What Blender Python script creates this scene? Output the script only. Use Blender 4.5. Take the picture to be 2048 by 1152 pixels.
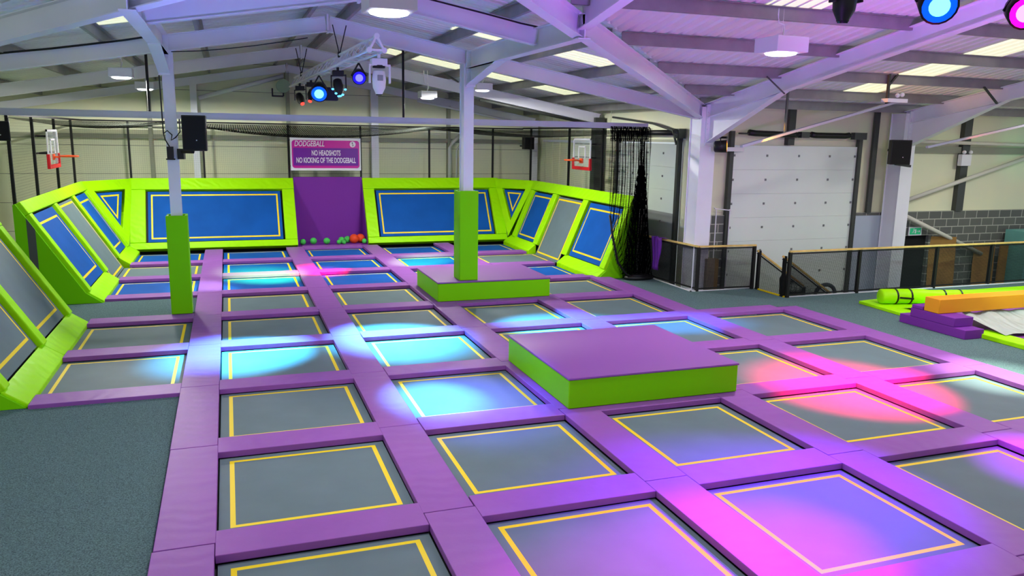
import bpy, bmesh, math, random
from mathutils import Vector, Matrix
random.seed(7)
for o in list(bpy.data.objects): bpy.data.objects.remove(o)
SC = bpy.context.scene
COL = SC.collection
R_ = math.radians

# ---------------------------------------------------------------- camera
cam_d = bpy.data.cameras.new('camera'); cam = bpy.data.objects.new('camera', cam_d); COL.objects.link(cam)
pitch, yaw, roll = .1887195, .3434044, .0170642
fw = Vector((math.sin(yaw)*math.cos(pitch), math.cos(yaw)*math.cos(pitch), -math.sin(pitch)))
rt = Vector((math.cos(yaw), -math.sin(yaw), 0)); up = rt.cross(fw)
rt2 = math.cos(roll)*rt+math.sin(roll)*up; up2 = -math.sin(roll)*rt+math.cos(roll)*up
M3 = Matrix((rt2, up2, -fw)).transposed()
cam.matrix_world = Matrix.Translation((0, 0, 3.675)) @ M3.to_4x4()
cam_d.sensor_width = 36; cam_d.lens = 36*1584.0/2048; cam_d.clip_start = .05; cam_d.clip_end = 200
SC.camera = cam
# ---------------------------------------------------------------- world, exposure
W = bpy.data.worlds.new('world'); SC.world = W; W.use_nodes = True
W.node_tree.nodes['Background'].inputs[0].default_value = (.86, .96, 1.0, 1)
W.node_tree.nodes['Background'].inputs[1].default_value = .74
SC.view_settings.view_transform = 'Standard'; SC.view_settings.look = 'None'
SC.view_settings.gamma = 1; SC.view_settings.exposure = -0.08; SC.view_settings.use_curve_mapping = False
BAY = 210.0      # watts of one high-bay lamp

def spot(name, loc, tgt, col, watts, deg, blend=.9, rad=.05, parent=None):
    d = bpy.data.lights.new(name, 'SPOT'); d.color = col; d.energy = watts; d.spot_size = R_(deg); d.spot_blend = blend
    d.shadow_soft_size = rad
    o = bpy.data.objects.new(name, d); COL.objects.link(o)
    v = Vector(tgt)-Vector(loc)
    if parent: o.parent = parent; o.location = Vector(loc)-parent.location
    else: o.location = loc
    o.rotation_euler = v.to_track_quat('-Z', 'Y').to_euler()
    return o
def area(name, loc, size, watts, col=(1, 1, 1), parent=None, rot=(0, 0, 0), spread=180):
    d = bpy.data.lights.new(name, 'AREA'); d.shape = 'SQUARE'; d.size = size; d.energy = watts; d.color = col; d.spread = R_(spread)
    o = bpy.data.objects.new(name, d); COL.objects.link(o)
    if parent: o.parent = parent; o.location = Vector(loc)-parent.location
    else: o.location = loc
    o.rotation_euler = rot
    return o

# ---------------------------------------------------------------- materials
def lin(c):
    return tuple(((x/255)/12.92 if x/255 <= .04045 else ((x/255+.055)/1.055)**2.4) for x in c)+(1,)
MATS = {}
def mat(name, rgb, rough=.6, metal=0, noise=0, nscale=40, bump=0, bscale=60, wave=None, emit=None, est=1, alpha=None, spec=.4, tint=None):
    if name in MATS: return MATS[name]
    m = bpy.data.materials.new(name); m.use_nodes = True; nt = m.node_tree; N = nt.nodes; L = nt.links
    b = N['Principled BSDF']; b.inputs['Base Color'].default_value = lin(rgb)
    b.inputs['Roughness'].default_value = rough; b.inputs['Metallic'].default_value = metal
    b.inputs['Specular IOR Level'].default_value = spec
    tc = N.new('ShaderNodeTexCoord')
    if noise:
        n = N.new('ShaderNodeTexNoise'); n.inputs['Scale'].default_value = nscale; n.inputs['Detail'].default_value = 4
        L.new(tc.outputs['Object'], n.inputs['Vector'])
        r = N.new('ShaderNodeValToRGB'); c = lin(rgb); c2 = lin(tint) if tint else c
        r.color_ramp.elements[0].position = .3; r.color_ramp.elements[1].position = .7
        r.color_ramp.elements[0].color = tuple(x*(1-noise) for x in c[:3])+(1,)
        r.color_ramp.elements[1].color = tuple(min(1, x*(1+noise)) for x in c2[:3])+(1,)
        L.new(n.outputs['Fac'], r.inputs[0]); L.new(r.outputs[0], b.inputs['Base Color'])
    h = None
    if bump:
        n2 = N.new('ShaderNodeTexNoise'); n2.inputs['Scale'].default_value = bscale; n2.inputs['Detail'].default_value = 3
        L.new(tc.outputs['Object'], n2.inputs['Vector']); h = n2.outputs['Fac']
        bp = N.new('ShaderNodeBump'); bp.inputs['Strength'].default_value = bump; bp.inputs['Distance'].default_value = .02
        L.new(h, bp.inputs['Height']); L.new(bp.outputs[0], b.inputs['Normal'])
        if wave:
            w = N.new('ShaderNodeTexWave'); w.inputs['Scale'].default_value = wave[0]; w.inputs['Distortion'].default_value = wave[1]
            w.bands_direction = wave[2]; w.inputs['Detail'].default_value = 2
            L.new(tc.outputs['Object'], w.inputs['Vector'])
            mk = N.new('ShaderNodeTexNoise'); mk.inputs['Scale'].default_value = 1.1
            L.new(tc.outputs['Object'], mk.inputs['Vector'])
            ml = N.new('ShaderNodeMath'); ml.operation = 'MULTIPLY'; L.new(w.outputs['Fac'], ml.inputs[0]); L.new(mk.outputs['Fac'], ml.inputs[1])
            bp2 = N.new('ShaderNodeBump'); bp2.inputs['Strength'].default_value = wave[3]; bp2.inputs['Distance'].default_value = .02
            L.new(ml.outputs[0], bp2.inputs['Height']); L.new(bp.outputs[0], bp2.inputs['Normal']); L.new(bp2.outputs[0], b.inputs['Normal'])
    if emit:
        b.inputs['Emission Color'].default_value = lin(emit); b.inputs['Emission Strength'].default_value = est
    if alpha is not None: b.inputs['Alpha'].default_value = alpha
    MATS[name] = m
    return m
def net_mat(name, rgb, cell, thick, base=0.0, axes='XZ'):
    """open knotted mesh: opaque threads on a regular grid, holes between"""
    m = bpy.data.materials.new(name); m.use_nodes = True; nt = m.node_tree; N = nt.nodes; L = nt.links
    b = N['Principled BSDF']; b.inputs['Base Color'].default_value = lin(rgb); b.inputs['Roughness'].default_value = .9; b.inputs['Specular IOR Level'].default_value = 0
    tc = N.new('ShaderNodeTexCoord'); sp = N.new('ShaderNodeSeparateXYZ'); L.new(tc.outputs['Object'], sp.inputs[0])
    outs = []
    for a in axes:
        d = N.new('ShaderNodeMath'); d.operation = 'DIVIDE'; d.inputs[1].default_value = cell; L.new(sp.outputs[a], d.inputs[0])
        f = N.new('ShaderNodeMath'); f.operation = 'FRACT'; L.new(d.outputs[0], f.inputs[0])
        g = N.new('ShaderNodeMath'); g.operation = 'LESS_THAN'; g.inputs[1].default_value = thick; L.new(f.outputs[0], g.inputs[0]); outs.append(g)
    mx = N.new('ShaderNodeMath'); mx.operation = 'MAXIMUM'; L.new(outs[0].outputs[0], mx.inputs[0]); L.new(outs[1].outputs[0], mx.inputs[1])
    m2 = N.new('ShaderNodeMath'); m2.operation = 'MAXIMUM'; m2.inputs[1].default_value = base; L.new(mx.outputs[0], m2.inputs[0])
    L.new(m2.outputs[0], b.inputs['Alpha'])
    return m

PURPLE = mat('purple_vinyl', (146, 84, 170), .5, bump=.22, bscale=5, wave=(1.3, 9, 'X', .22), noise=.04, nscale=3, spec=.22)
PURPLE_L = mat('purple_vinyl_long', (146, 84, 170), .5, bump=.22, bscale=5, wave=(1.3, 9, 'Y', .2), noise=.04, nscale=3, spec=.22)
PURPLE_D = mat('purple_foam', (116, 44, 152), .6, spec=.2, bump=.1, bscale=9)
LIME = mat('lime_vinyl', (165, 240, 2), .45, bump=.3, bscale=6, wave=(2.0, 7, 'DIAGONAL', .45), spec=.15)
LIME_SHADE = mat('lime_vinyl_shaded', (124, 216, 0), .5, bump=.06, bscale=5, spec=.12)  # same lime vinyl, shade of upright faces put into a darker colour
GREYMAT = mat('grey_jump_mat', (102, 120, 126), .6, noise=.05, nscale=2.2, spec=.15)
BLUEMAT = mat('blue_jump_mat', (12, 84, 168), .7, noise=.10, nscale=1.4, spec=.15)
YELLOW = mat('yellow_line', (250, 218, 10), .5)
BLACK = mat('black_frame', (12, 13, 22), .7)
CARPET = mat('grey_blue_carpet', (84, 102, 110), .95, noise=.42, nscale=75, tint=(96, 122, 122), bump=.5, bscale=160, spec=.1)
STEEL = mat('painted_steel', (228, 231, 238), .5, noise=.03, nscale=1.5, spec=.4)
GALV = mat('galvanised_purlin', (150, 150, 148), .42, metal=.4, noise=.12, nscale=3)
SHEET = mat('white_liner_sheet', (236, 238, 236), .45, noise=.03, nscale=1)
CLAD = mat('cream_cladding', (222, 230, 200), .6, noise=.04, nscale=.7, tint=(228, 228, 192), spec=.2)
CLADW = mat('white_door_panel', (224, 236, 226), .5, noise=.02, nscale=1)
DARKSTEEL = mat('dark_steel', (70, 74, 70), .5, metal=.3)
BLK = mat('black_plastic', (14, 14, 16), .45)
BLKM = mat('black_pole', (12, 12, 12), .6)
WHITE = mat('white_plastic', (225, 226, 230), .4)
ALU = mat('aluminium', (225, 228, 235), .3, metal=.5)
RED = mat('red_foam', (200, 15, 30), .5)
ORANGE = mat('orange_rim', (240, 88, 30), .4)
WOOD = mat('pine_rail', (222, 190, 110), .5, noise=.15, nscale=6)
PLY = mat('plywood', (150, 112, 52), .6, noise=.18, nscale=3)
GREENBALL = mat('green_ball', (70, 190, 80), .6, bump=.2, bscale=20)
ORANGEBALL = mat('orange_ball', (225, 70, 20), .6, bump=.2, bscale=20)
GOLD = mat('amber_foam', (222, 148, 0), .6, bump=.1, bscale=6)
TEAL = mat('teal_paint', (108, 172, 162), .55, noise=.08, nscale=3)
FABRIC_P = mat('purple_fabric', (110, 40, 160), .7, bump=.6, bscale=5)
LENS = mat('led_lens', (255, 255, 255), .4, emit=(245, 248, 255), est=9)
SKYL = mat('rooflight_sheet', (230, 232, 200), .5, emit=(240, 243, 205), est=.82)

# ---------------------------------------------------------------- mesh helpers
class MB:
    def __init__(s): s.v = []; s.f = []; s.m = []
    def quad(s, pts, mi=0):
        i = len(s.v); s.v += [tuple(p) for p in pts]; s.f.append(tuple(range(i, i+len(pts)))); s.m.append(mi)
    def hexa(s, p, mi=0):
        i = len(s.v); s.v += [tuple(q) for q in p]
        for a in ((0, 3, 2, 1), (4, 5, 6, 7), (0, 1, 5, 4), (1, 2, 6, 5), (2, 3, 7, 6), (3, 0, 4, 7)):
            s.f.append(tuple(i+k for k in a)); s.m.append(mi)
    def box(s, x0, x1, y0, y1, z0, z1, mi=0):
        s.hexa([(x0, y0, z0), (x1, y0, z0), (x1, y1, z0), (x0, y1, z0), (x0, y0, z1), (x1, y0, z1), (x1, y1, z1), (x0, y1, z1)], mi)
    def obox(s, O, u, v, n, ur, vr, nr, mi=0):
        O, u, v, n = map(Vector, (O, u, v, n))
        P = lambda a, b, c: O+u*a+v*b+n*c
        s.hexa([P(ur[0], vr[0], nr[0]), P(ur[1], vr[0], nr[0]), P(ur[1], vr[1], nr[0]), P(ur[0], vr[1], nr[0]),
                P(ur[0], vr[0], nr[1]), P(ur[1], vr[0], nr[1]), P(ur[1], vr[1], nr[1]), P(ur[0], vr[1], nr[1])], mi)
    def prism(s, poly, d, mi=0):
        d = Vector(d); i = len(s.v); n = len(poly); s.v += [tuple(p) for p in poly]+[tuple(Vector(p)+d) for p in poly]
        s.f.append(tuple(range(i, i+n))[::-1]); s.m.append(mi); s.f.append(tuple(range(i+n, i+2*n))); s.m.append(mi)
        for k in range(n):
            s.f.append((i+k, i+(k+1) % n, i+n+(k+1) % n, i+n+k)); s.m.append(mi)
    def bar(s, a, b, w, h=None, mi=0, upv=(0, 0, 1)):
        a, b = Vector(a), Vector(b); h = h or w; t = (b-a).normalized(); u = Vector(upv)
        if abs(t.dot(u)) > .98: u = Vector((0, 1, 0))
        sd = t.cross(u).normalized(); u2 = sd.cross(t)
        s.obox(a, t, sd, u2, (0, (b-a).length), (-w/2, w/2), (-h/2, h/2), mi)
    def tube(s, pts, r, seg=10, mi=0, cap=True):
        pts = [Vector(p) for p in pts]; rr = r if isinstance(r, (list, tuple)) else [r]*len(pts); i0 = len(s.v)
        for k, p in enumerate(pts):
            t = (pts[min(k+1, len(pts)-1)]-pts[max(k-1, 0)]).normalized()
            u = Vector((0, 0, 1)) if abs(t.z) < .95 else Vector((0, 1, 0))
            a = t.cross(u).normalized(); b = a.cross(t)
            for j in range(seg):
                an = 2*math.pi*j/seg; s.v.append(tuple(p+rr[k]*(math.cos(an)*a+math.sin(an)*b)))
        for k in range(len(pts)-1):
            for j in range(seg):
                a = i0+k*seg+j; b = i0+k*seg+(j+1) % seg; s.f.append((a, b, b+seg, a+seg)); s.m.append(mi)
        if cap:
            s.f.append(tuple(i0+j for j in range(seg))[::-1]); s.m.append(mi)
            e = i0+(len(pts)-1)*seg; s.f.append(tuple(e+j for j in range(seg))); s.m.append(mi)
    def sphere(s, c, r, seg=20, rings=12, mi=0, sc=(1, 1, 1)):
        c = Vector(c); i0 = len(s.v)
        for k in range(rings+1):
            th = math.pi*k/rings
            for j in range(seg):
                ph = 2*math.pi*j/seg
                s.v.append((c.x+r*sc[0]*math.sin(th)*math.cos(ph), c.y+r*sc[1]*math.sin(th)*math.sin(ph), c.z+r*sc[2]*math.cos(th)))
        for k in range(rings):
            for j in range(seg):
                a = i0+k*seg+j; b = i0+k*seg+(j+1) % seg; s.f.append((a, a+seg, b+seg, b)); s.m.append(mi)
    def ibeam(s, a, b, depth, width, tf=.016, tw=.012, upv=(0, 0, 1), side=None):
        """I-section between bottom-flange points a and b, web standing on it along upv"""
        a, b = Vector(a), Vector(b); t = (b-a); L = t.length; t.normalize(); u = Vector(upv)
        sd = t.cross(u).normalized(); u2 = sd.cross(t)
        s.obox(a, t, sd, u2, (0, L), (-width/2, width/2), (0, tf))
        s.obox(a, t, sd, u2, (0, L), (-width/2, width/2), (depth-tf, depth))
        s.obox(a, t, sd, u2, (0, L), (-tw/2, tw/2), (tf, depth-tf))
    def build(s, name, mats, parent=None, smooth=False, bevel=0, seg=2, loc=None):
        me = bpy.data.meshes.new(name); me.from_pydata(s.v, [], s.f)
        mats = mats if isinstance(mats, (list, tuple)) else [mats]
        for m in mats: me.materials.append(m)
        for p, mi in zip(me.polygons, s.m): p.material_index = mi; p.use_smooth = smooth
        bm = bmesh.new(); bm.from_mesh(me); bmesh.ops.remove_doubles(bm, verts=bm.verts, dist=1e-5)
        bmesh.ops.recalc_face_normals(bm, faces=bm.faces); bm.to_mesh(me); bm.free()
        o = bpy.data.objects.new(name, me); COL.objects.link(o)
        if bevel:
            bv = o.modifiers.new('bevel', 'BEVEL'); bv.width = bevel; bv.segments = seg; bv.limit_method = 'ANGLE'; bv.angle_limit = R_(40)
            for p in me.polygons: p.use_smooth = True
            me.set_sharp_from_angle(angle=R_(60))
        if parent: o.parent = parent; me.transform(Matrix.Translation(-parent.location)) if parent.type == 'EMPTY' and parent.rotation_euler.z == 0 else None
        elif loc: me.transform(Matrix.Translation(-Vector(loc))); o.location = loc
        return o
def tag(o, label, cat, group=None, kind=None):
    o['label'] = label; o['category'] = cat
    if group: o['group'] = group
    if kind: o['kind'] = kind
    return o
def struct(o): o['kind'] = 'structure'; return o
def thing(name, loc, label, cat, group=None):
    o = bpy.data.objects.new(name, None); COL.objects.link(o); o.location = loc; o.empty_display_size = .1
    return tag(o, label, cat, group)
def copy_tree(o, parent=None):
    c = o.copy(); COL.objects.link(c)
    if parent: c.parent = parent
    for ch in list(o.children): copy_tree(ch, c)
    return c
def text_mesh(name, s, size, m, parent, loc, rot, shear=0, bold=.012, sx=1.0, align='CENTER', fit=None):
    cu = bpy.data.curves.new(name, 'FONT'); cu.body = s; cu.size = size; cu.shear = shear; cu.offset = bold*size; cu.extrude = .004
    cu.align_x = align; cu.align_y = 'CENTER'
    to = bpy.data.objects.new(name+'_tmp', cu); COL.objects.link(to); bpy.context.view_layer.update()
    me = bpy.data.meshes.new_from_object(to.evaluated_get(bpy.context.evaluated_depsgraph_get()))
    bpy.data.objects.remove(to); me.materials.clear(); me.materials.append(m)
    if fit:
        xs_ = [v.co.x for v in me.vertices]; sx = fit/(max(xs_)-min(xs_))
    me.transform(Matrix.Diagonal((sx, 1, 1, 1)))
    o = bpy.data.objects.new(name, me); COL.objects.link(o); o.parent = parent
    o.location = Vector(loc)-parent.location if parent.type == 'EMPTY' else loc; o.rotation_euler = rot
    return o

# ---------------------------------------------------------------- layout numbers (metres)
PX, PY = 2.411, 2.388
def strip_x(i): return -.525+PX*i            # centre of long pad i (0 = between column A and B)
def pad_y(r): return 6.975+PY*(r-1)            # centre of cross pad in front of row r
COLN = ['leftmost column', 'second column from left', 'third column from left', 'fourth column from left', 'fifth column from left', 'rightmost column']
ROWN = {8: 'backmost row', 7: 'second row from back', 6: 'third row from back', 5: 'fourth row from back', 4: 'fifth row from back',
        3: 'sixth row from back', 2: 'seventh row from back', 1: 'eighth row from back', 0: 'ninth row from back', -1: 'tenth row from back'}

# ================================================================ BUILDING SHELL
def slab(name, x0, x1, y0, y1, z, m, t=.02):
    b = MB(); b.box(x0, x1, y0, y1, z-t, z); o = b.build(name, m); return struct(o)
# raised carpeted deck (one floor object made of its pieces)
fl = MB()
for x0, x1, y0, y1 in ((-9, -.79, -3, 11.57), (-9, -4.2, 11.57, 28.3), (-4.2, -.79, 16.76, 18.74), (11.77, 26, -3, 15.22), (9.37, 11.769, 14.39, 15.22), (9.37, 12.3, 15.221, 16.42), (9.37, 10.5, 16.421, 27.9)):
    fl.box(x0, x1, y0, y1, -.05, .03)
struct(fl.build('floor', CARPET))
b = MB(); b.box(-4.2, 9.36, -3, 27.9, -.40, -.12); b.box(9.36, 11.76, -3, 14.37, -.40, -.12); struct(b.build('floor_under_trampolines', BLACK))
b = MB(); b.box(9, 26, 14, 19, -1.05, -1.0); b.box(9, 12, 14, 29, -1.05, -1.0); struct(b.build('floor_lower', mat('concrete_floor', (120, 122, 118), .7, noise=.1)))
# deck edge boards in white
b = MB(); b.box(12.4, 24, 15.22, 15.26, -.3, .05); b.box(10.5, 12.3, 16.42, 16.46, -.3, .05); b.box(10.5, 10.54, 16.42, 20, -.3, .05); struct(b.build('trim_1', WHITE))

# rear wall of the far bay with horizontal lap joints and gable
YW = 28.55
def gable(z0, x): return z0-.175*abs(x-2)
b = MB()
zz = [-.4]+[i*.9+.5 for i in range(0, 7)]
for a, c in zip(zz, zz[1:]+[6.3]):
    x0, x1 = -6.9, 11.15
    poly = []
    top = lambda x: min(c-.012, gable(6.17, x))
    xs = [x0+(x1-x0)*i/24 for i in range(25)]
    for p, q in zip(xs, xs[1:]):
        if gable(6.17, p) > a or gable(6.17, q) > a:
            b.quad([(p, YW, min(a, gable(6.17, p))), (q, YW, min(a, gable(6.17, q))), (q, YW, top(q)), (p, YW, top(p))])
wr = b.build('wall_back', CLAD)
struct(wr)
b = MB(); b.prism([(-6.9, YW+.021, -.4), (11.15, YW+.021, -.4), (11.15, YW+.021, gable(6.3, 11.15)), (2, YW+.021, 6.3), (-6.9, YW+.021, gable(6.3, -6.9))], (0, .03, 0))
struct(b.build('wall_back_joint', DARKSTEEL))
# left wall of the far bay
b = MB(); b.box(-6.98, -6.9, 11.5, YW, -.4, 4.75); struct(b.build('wall_left', CLAD))
# right wall of the far bay (beside the stairwell)
b = MB(); b.box(11.15, 11.2, 21.7, YW, -1, 4.62); b.box(11.15, 11.2, 17.3, 21.7, 3.6, 4.62); b.box(11.15, 11.2, 17.3, 18.2, -1, 3.6)
for k in range(9): b.box(11.13, 11.15, 22.4+k*.66, 22.42+k*.66, -1, 4.6)
struct(b.build('wall_right', CLAD))
# front wall of the side wing: cladding above, block wall below, joints
b = MB()
b.box(11.2, 11.95, 17.3, 17.35, 1.8, 4.62); b.box(15.9, 26, 17.3, 17.35, 1.8, 4.62); b.box(11.95, 15.9, 17.3, 17.35, 3.56, 4.62)
struct(b.build('wall_side_wing', CLAD))
bm_ = bpy.data.materials.new('concrete_blocks'); bm_.use_nodes = True; nt = bm_.node_tree
br = nt.nodes.new('ShaderNodeTexBrick'); tc = nt.nodes.new('ShaderNodeTexCoord'); mp = nt.nodes.new('ShaderNodeMapping')
mp.inputs['Rotation'].default_value = (R_(90), 0, 0)
nt.links.new(tc.outputs['Object'], mp.inputs[0]); nt.links.new(mp.outputs[0], br.inputs[0])
br.inputs['Color1'].default_value = lin((92, 96, 92)); br.inputs['Color2'].default_value = lin((104, 108, 100)); br.inputs['Mortar'].default_value = lin((175, 178, 165))
br.inputs['Scale'].default_value = 1; br.inputs['Brick Width'].default_value = .45; br.inputs['Row Height'].default_value = .225; br.inputs['Mortar Size'].default_value = .012
nt.links.new(br.outputs[0], nt.nodes['Principled BSDF'].inputs[0]); nt.nodes['Principled BSDF'].inputs['Roughness'].default_value = .9
b = MB(); b.box(11.2, 11.95, 17.2, 17.36, -1, 1.8); b.box(15.9, 17.8, 17.2, 17.36, -1, 1.8); b.box(17.8, 18.75, 17.2, 17.36, 1.12, 1.8); b.box(18.75, 26, 17.2, 17.36, -1, 1.8)
struct(b.build('wall_block', bm_))
b = MB(); b.box(17.8, 18.75, 17.3, 17.36, -1, 1.12); dk = struct(b.build('door_3', mat('dark_doorway', (10, 12, 14), .8)))
b = MB(); b.box(15.95, 17.0, 17.12, 17.2, -1, 1.72); struct(b.build('wall_dado', mat('pale_blue_panel', (170, 182, 196), .5)))

def sectional_door(name, O, u, n, w, zt, zb, lower=None):
    root = bpy.data.objects.new(name, None); COL.objects.link(root); root.location = O; root['kind'] = 'structure'
    H = .61; z = zt; k = 0
    pan = MB(); low = MB()
    while z > zb+.05:
        z2 = max(zb, z-H); t = low if (lower is not None and z <= lower+.3) else pan
        t.obox(Vector(O)+Vector((0, 0, 0)), u, (0, 0, 1), n, (.02, w-.02), (z2-O[2]+.0015, z-O[2]-.0015), (0, .05)); z = z2; k += 1
    p = pan.build('door_panel', CLADW, root)
    if low.v: low.build('lower_panel', mat('grey_panel', (158, 162, 160), .5), root)
    back = MB(); back.obox(O, u, (0, 0, 1), n, (0, w), (zb-O[2], zt-O[2]), (-.02, -.001)); back.build('backing', DARKSTEEL, root)
    hg = MB(); z = zt-.25
    while z > zb+.3:
        for q in [x*w/4.0+.06 for x in range(0, 5)]:
            uu = min(q, w-.1)
            hg.obox(O, u, (0, 0, 1), n, (uu, uu+.045), (z-O[2]-.03, z-O[2]+.025), (.05, .07))
        z -= H
    hg.build('hinge', mat('hinge_grey', (120, 124, 122), .5), root)
    tr = MB()
    for uu in (-.07, w+.0):
        tr.obox(O, u, (0, 0, 1), n, (uu-.02, uu+.09), (zb-O[2], zt-O[2]+.35), (.0, .12))
    tr.build('track', DARKSTEEL, root)
    return root
sectional_door('door_1', (11.95, 17.24, 0), (1, 0, 0), (0, -1, 0), 3.95, 3.56, -1)
sectional_door('door_2', (11.15, 21.7, 0), (0, -1, 0), (-1, 0, 0), 3.4, 3.56, -1, lower=1.5)

# roof sheets: real ribs running down each slope
def zroof(d): return 6.17-.175*d
RIB = [(0, 0), (.03, .035), (.07, .035), (.10, 0), (.25, 0)]
roof = MB()
def rib_run(fix, axis, a, c, a2, c2, sgn):
    pass
y = 8.2
while y < YW:
    for (o0, h0), (o1, h1) in zip(RIB, RIB[1:]):
        ya, yb = y+o0, y+o1
        for sg in (1, -1):
            la, lb = min(ya-8.2, 9.15 if sg > 0 else 8.95), min(yb-8.2, 9.15 if sg > 0 else 8.95)
            if lb <= 0: continue
            if lb < 8.9: la += .07; lb += .07
            roof.quad([(2, ya, zroof(0)+h0), (2, yb, zroof(0)+h1), (2+sg*lb, yb, zroof(lb)+h1), (2+sg*la, ya, zroof(la)+h0)])
    y += .25
x = -6.9
while x < 26:
    for (o0, h0), (o1, h1) in zip(RIB, RIB[1:]):
        xa, xb = x+o0, x+o1
        e = lambda q: min(abs(q-2)+.07, 8.98) if q < 11.0 else 9.12
        la, lb = e(xa), e(xb)
        roof.quad([(xa, 8.2, zroof(0)+h0), (xb, 8.2, zroof(0)+h1), (xb, 8.2+lb, zroof(lb)+h1), (xa, 8.2+la, zroof(la)+h0)])
        roof.quad([(xa, 8.2, zroof(0)+h0), (xb, 8.2, zroof(0)+h1), (xb, -1, zroof(9.2)+h1), (xa, -1, zroof(9.2)+h0)])
    x += .25
struct(roof.build('ceiling', SHEET))

# rooflights: ribbed translucent sheets set in the roof
nwin = [0]
def rooflight(kind, a0, a1, s0, s1, sg=1):
    b = MB(); t = a0
    while t < a1-.01:
        for (o0, h0), (o1, h1) in zip(RIB, RIB[1:]):
            p, q = t+o0, min(t+o1, a1); dz = -.012
            if kind == 'far': b.quad([(2+sg*s0, p, zroof(s0)+h0+dz), (2+sg*s0, q, zroof(s0)+h1+dz), (2+sg*s1, q, zroof(s1)+h1+dz), (2+sg*s1, p, zroof(s1)+h0+dz)])
            else: b.quad([(p, 8.2+s0, zroof(s0)+h0+dz), (q, 8.2+s0, zroof(s0)+h1+dz), (q, 8.2+s1, zroof(s1)+h1+dz), (p, 8.2+s1, zroof(s1)+h0+dz)])
        t += .25
    nwin[0] += 1
    struct(b.build('window_%d' % nwin[0], SKYL))
for sg in (1, -1):
    rooflight('far', 14.95, 15.95, 2.3, 6.0, sg); rooflight('far', 20.7, 21.7, 2.0, 7.4, sg)
rooflight('wing', 13.85, 14.85, .3, 7.75); rooflight('wing', 7.9, 8.9, .3, 2.6); rooflight('wing', 19.8, 20.8, .3, 7.75)

# ================================================================ STEEL FRAME
def zb(d): return 5.67-.175*d       # underside of the rafters
def steel(name, mb, label, cat='beam', group=None, m=None):
    return tag(mb.build(name, m or STEEL), label, cat, group)
def rafter(a, bb, label, depth=.3, width=.16, group=None):
    m = MB(); m.ibeam(a, bb, depth, width)
    if abs(bb[0]-2) < .01: m.box(min(2, 2+.02*(1 if a[0] > 2 else -1)), max(2, 2+.02*(1 if a[0] > 2 else -1)), bb[1]-width/2, bb[1]+width/2, zb(0)-.03, zb(0)+depth+.03)
    return steel('rafter', m, label, 'beam', group)
G1 = 'rafters of the far bay'
rafter((4.95, 16.8, zb(2.95)), (2.0, 16.8, zb(0)), 'white steel rafter from the lime-padded middle column up to the ridge', group=G1)
rafter((-1.02, 16.8, zb(3.02)), (2, 16.8, zb(0)), 'white steel rafter from the left column with the loudspeaker up to the ridge', group=G1)
rafter((5.0, 16.8, zb(3.0)), (10.75, 16.8, zb(8.75)), 'white steel rafter falling from the middle column to the corner column by the fence', group=G1)
rafter((-1.1, 16.8, zb(3.1)), (-6.8, 16.8, zb(8.8)), 'white steel rafter falling left from the loudspeaker column out of the picture', group=G1)
rafter((-1.02, 12.75, zb(3.02)), (2, 12.75, zb(0)), 'nearest purple-lit rafter, left half, above the loudspeaker column', group=G1)
rafter((4.9, 12.75, zb(2.9)), (2, 12.75, zb(0)), 'nearest purple-lit rafter, right half, with a black cable on top', group=G1)
rafter((10.9, 22.8, zb(8.9)), (2, 22.8, zb(0)), 'grey-green rafter of the frame behind the columns, right of the ridge', group=G1)
rafter((-6.8, 22.8, zb(8.8)), (2, 22.8, zb(0)), 'grey-green rafter of the frame behind the columns, left of the ridge', group=G1)
rafter((10.9, 28.3, zb(8.9)), (2, 28.3, zb(0)), 'cream rafter against the back wall, right of the ridge', group=G1, depth=.25)
rafter((-6.8, 28.3, zb(8.8)), (2, 28.3, zb(0)), 'cream rafter against the back wall, left of the ridge', group=G1, depth=.25)
# spine beams with haunches, wing rafters and valley rafters
for X, nm in ((-1.05, 'left'), (4.95, 'middle')):
    m = MB(); m.ibeam((X, 16.75, 5.08), (X, 10.9, 5.08), .36, .2)
    m.prism([(X-.006, 16.7, 4.74), (X-.006, 14.75, 5.08), (X-.006, 16.7, 5.08)], (.012, 0, 0))
    m.bar((X, 16.72, 4.74), (X, 14.7, 5.08), .2, .016)
    for k in range(5): m.box(X-.09, X+.09, 16.64, 16.66, 4.75+k*.13, 4.79+k*.13)
    m.box(X-.1, X+.1, 16.66, 16.7, 4.70, 5.46)
    m.prism([(X-.105, 16.62, 5.08), (X-.105, 14.75, 5.08), (X-.105, 14.75, 5.09), (X-.105, 16.62, 5.09)], (.21, 0, 0))
    steel('spine_beam', m, 'bluish white haunched beam running forward from the top of the %s column' % nm, 'beam', 'haunched spine beams')
    m = MB(); m.ibeam((X, 10.95, zb(2.75)+.02), (X, 8.2, zb(0)), .36, .18)
    m.ibeam((X, 8.2, zb(0)), (X, 0, zb(8.2)), .36, .18)
    steel('wing_rafter', m, 'violet rafter rising forward from the beam of the %s column' % nm, 'beam', 'side wing rafters')
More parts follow.
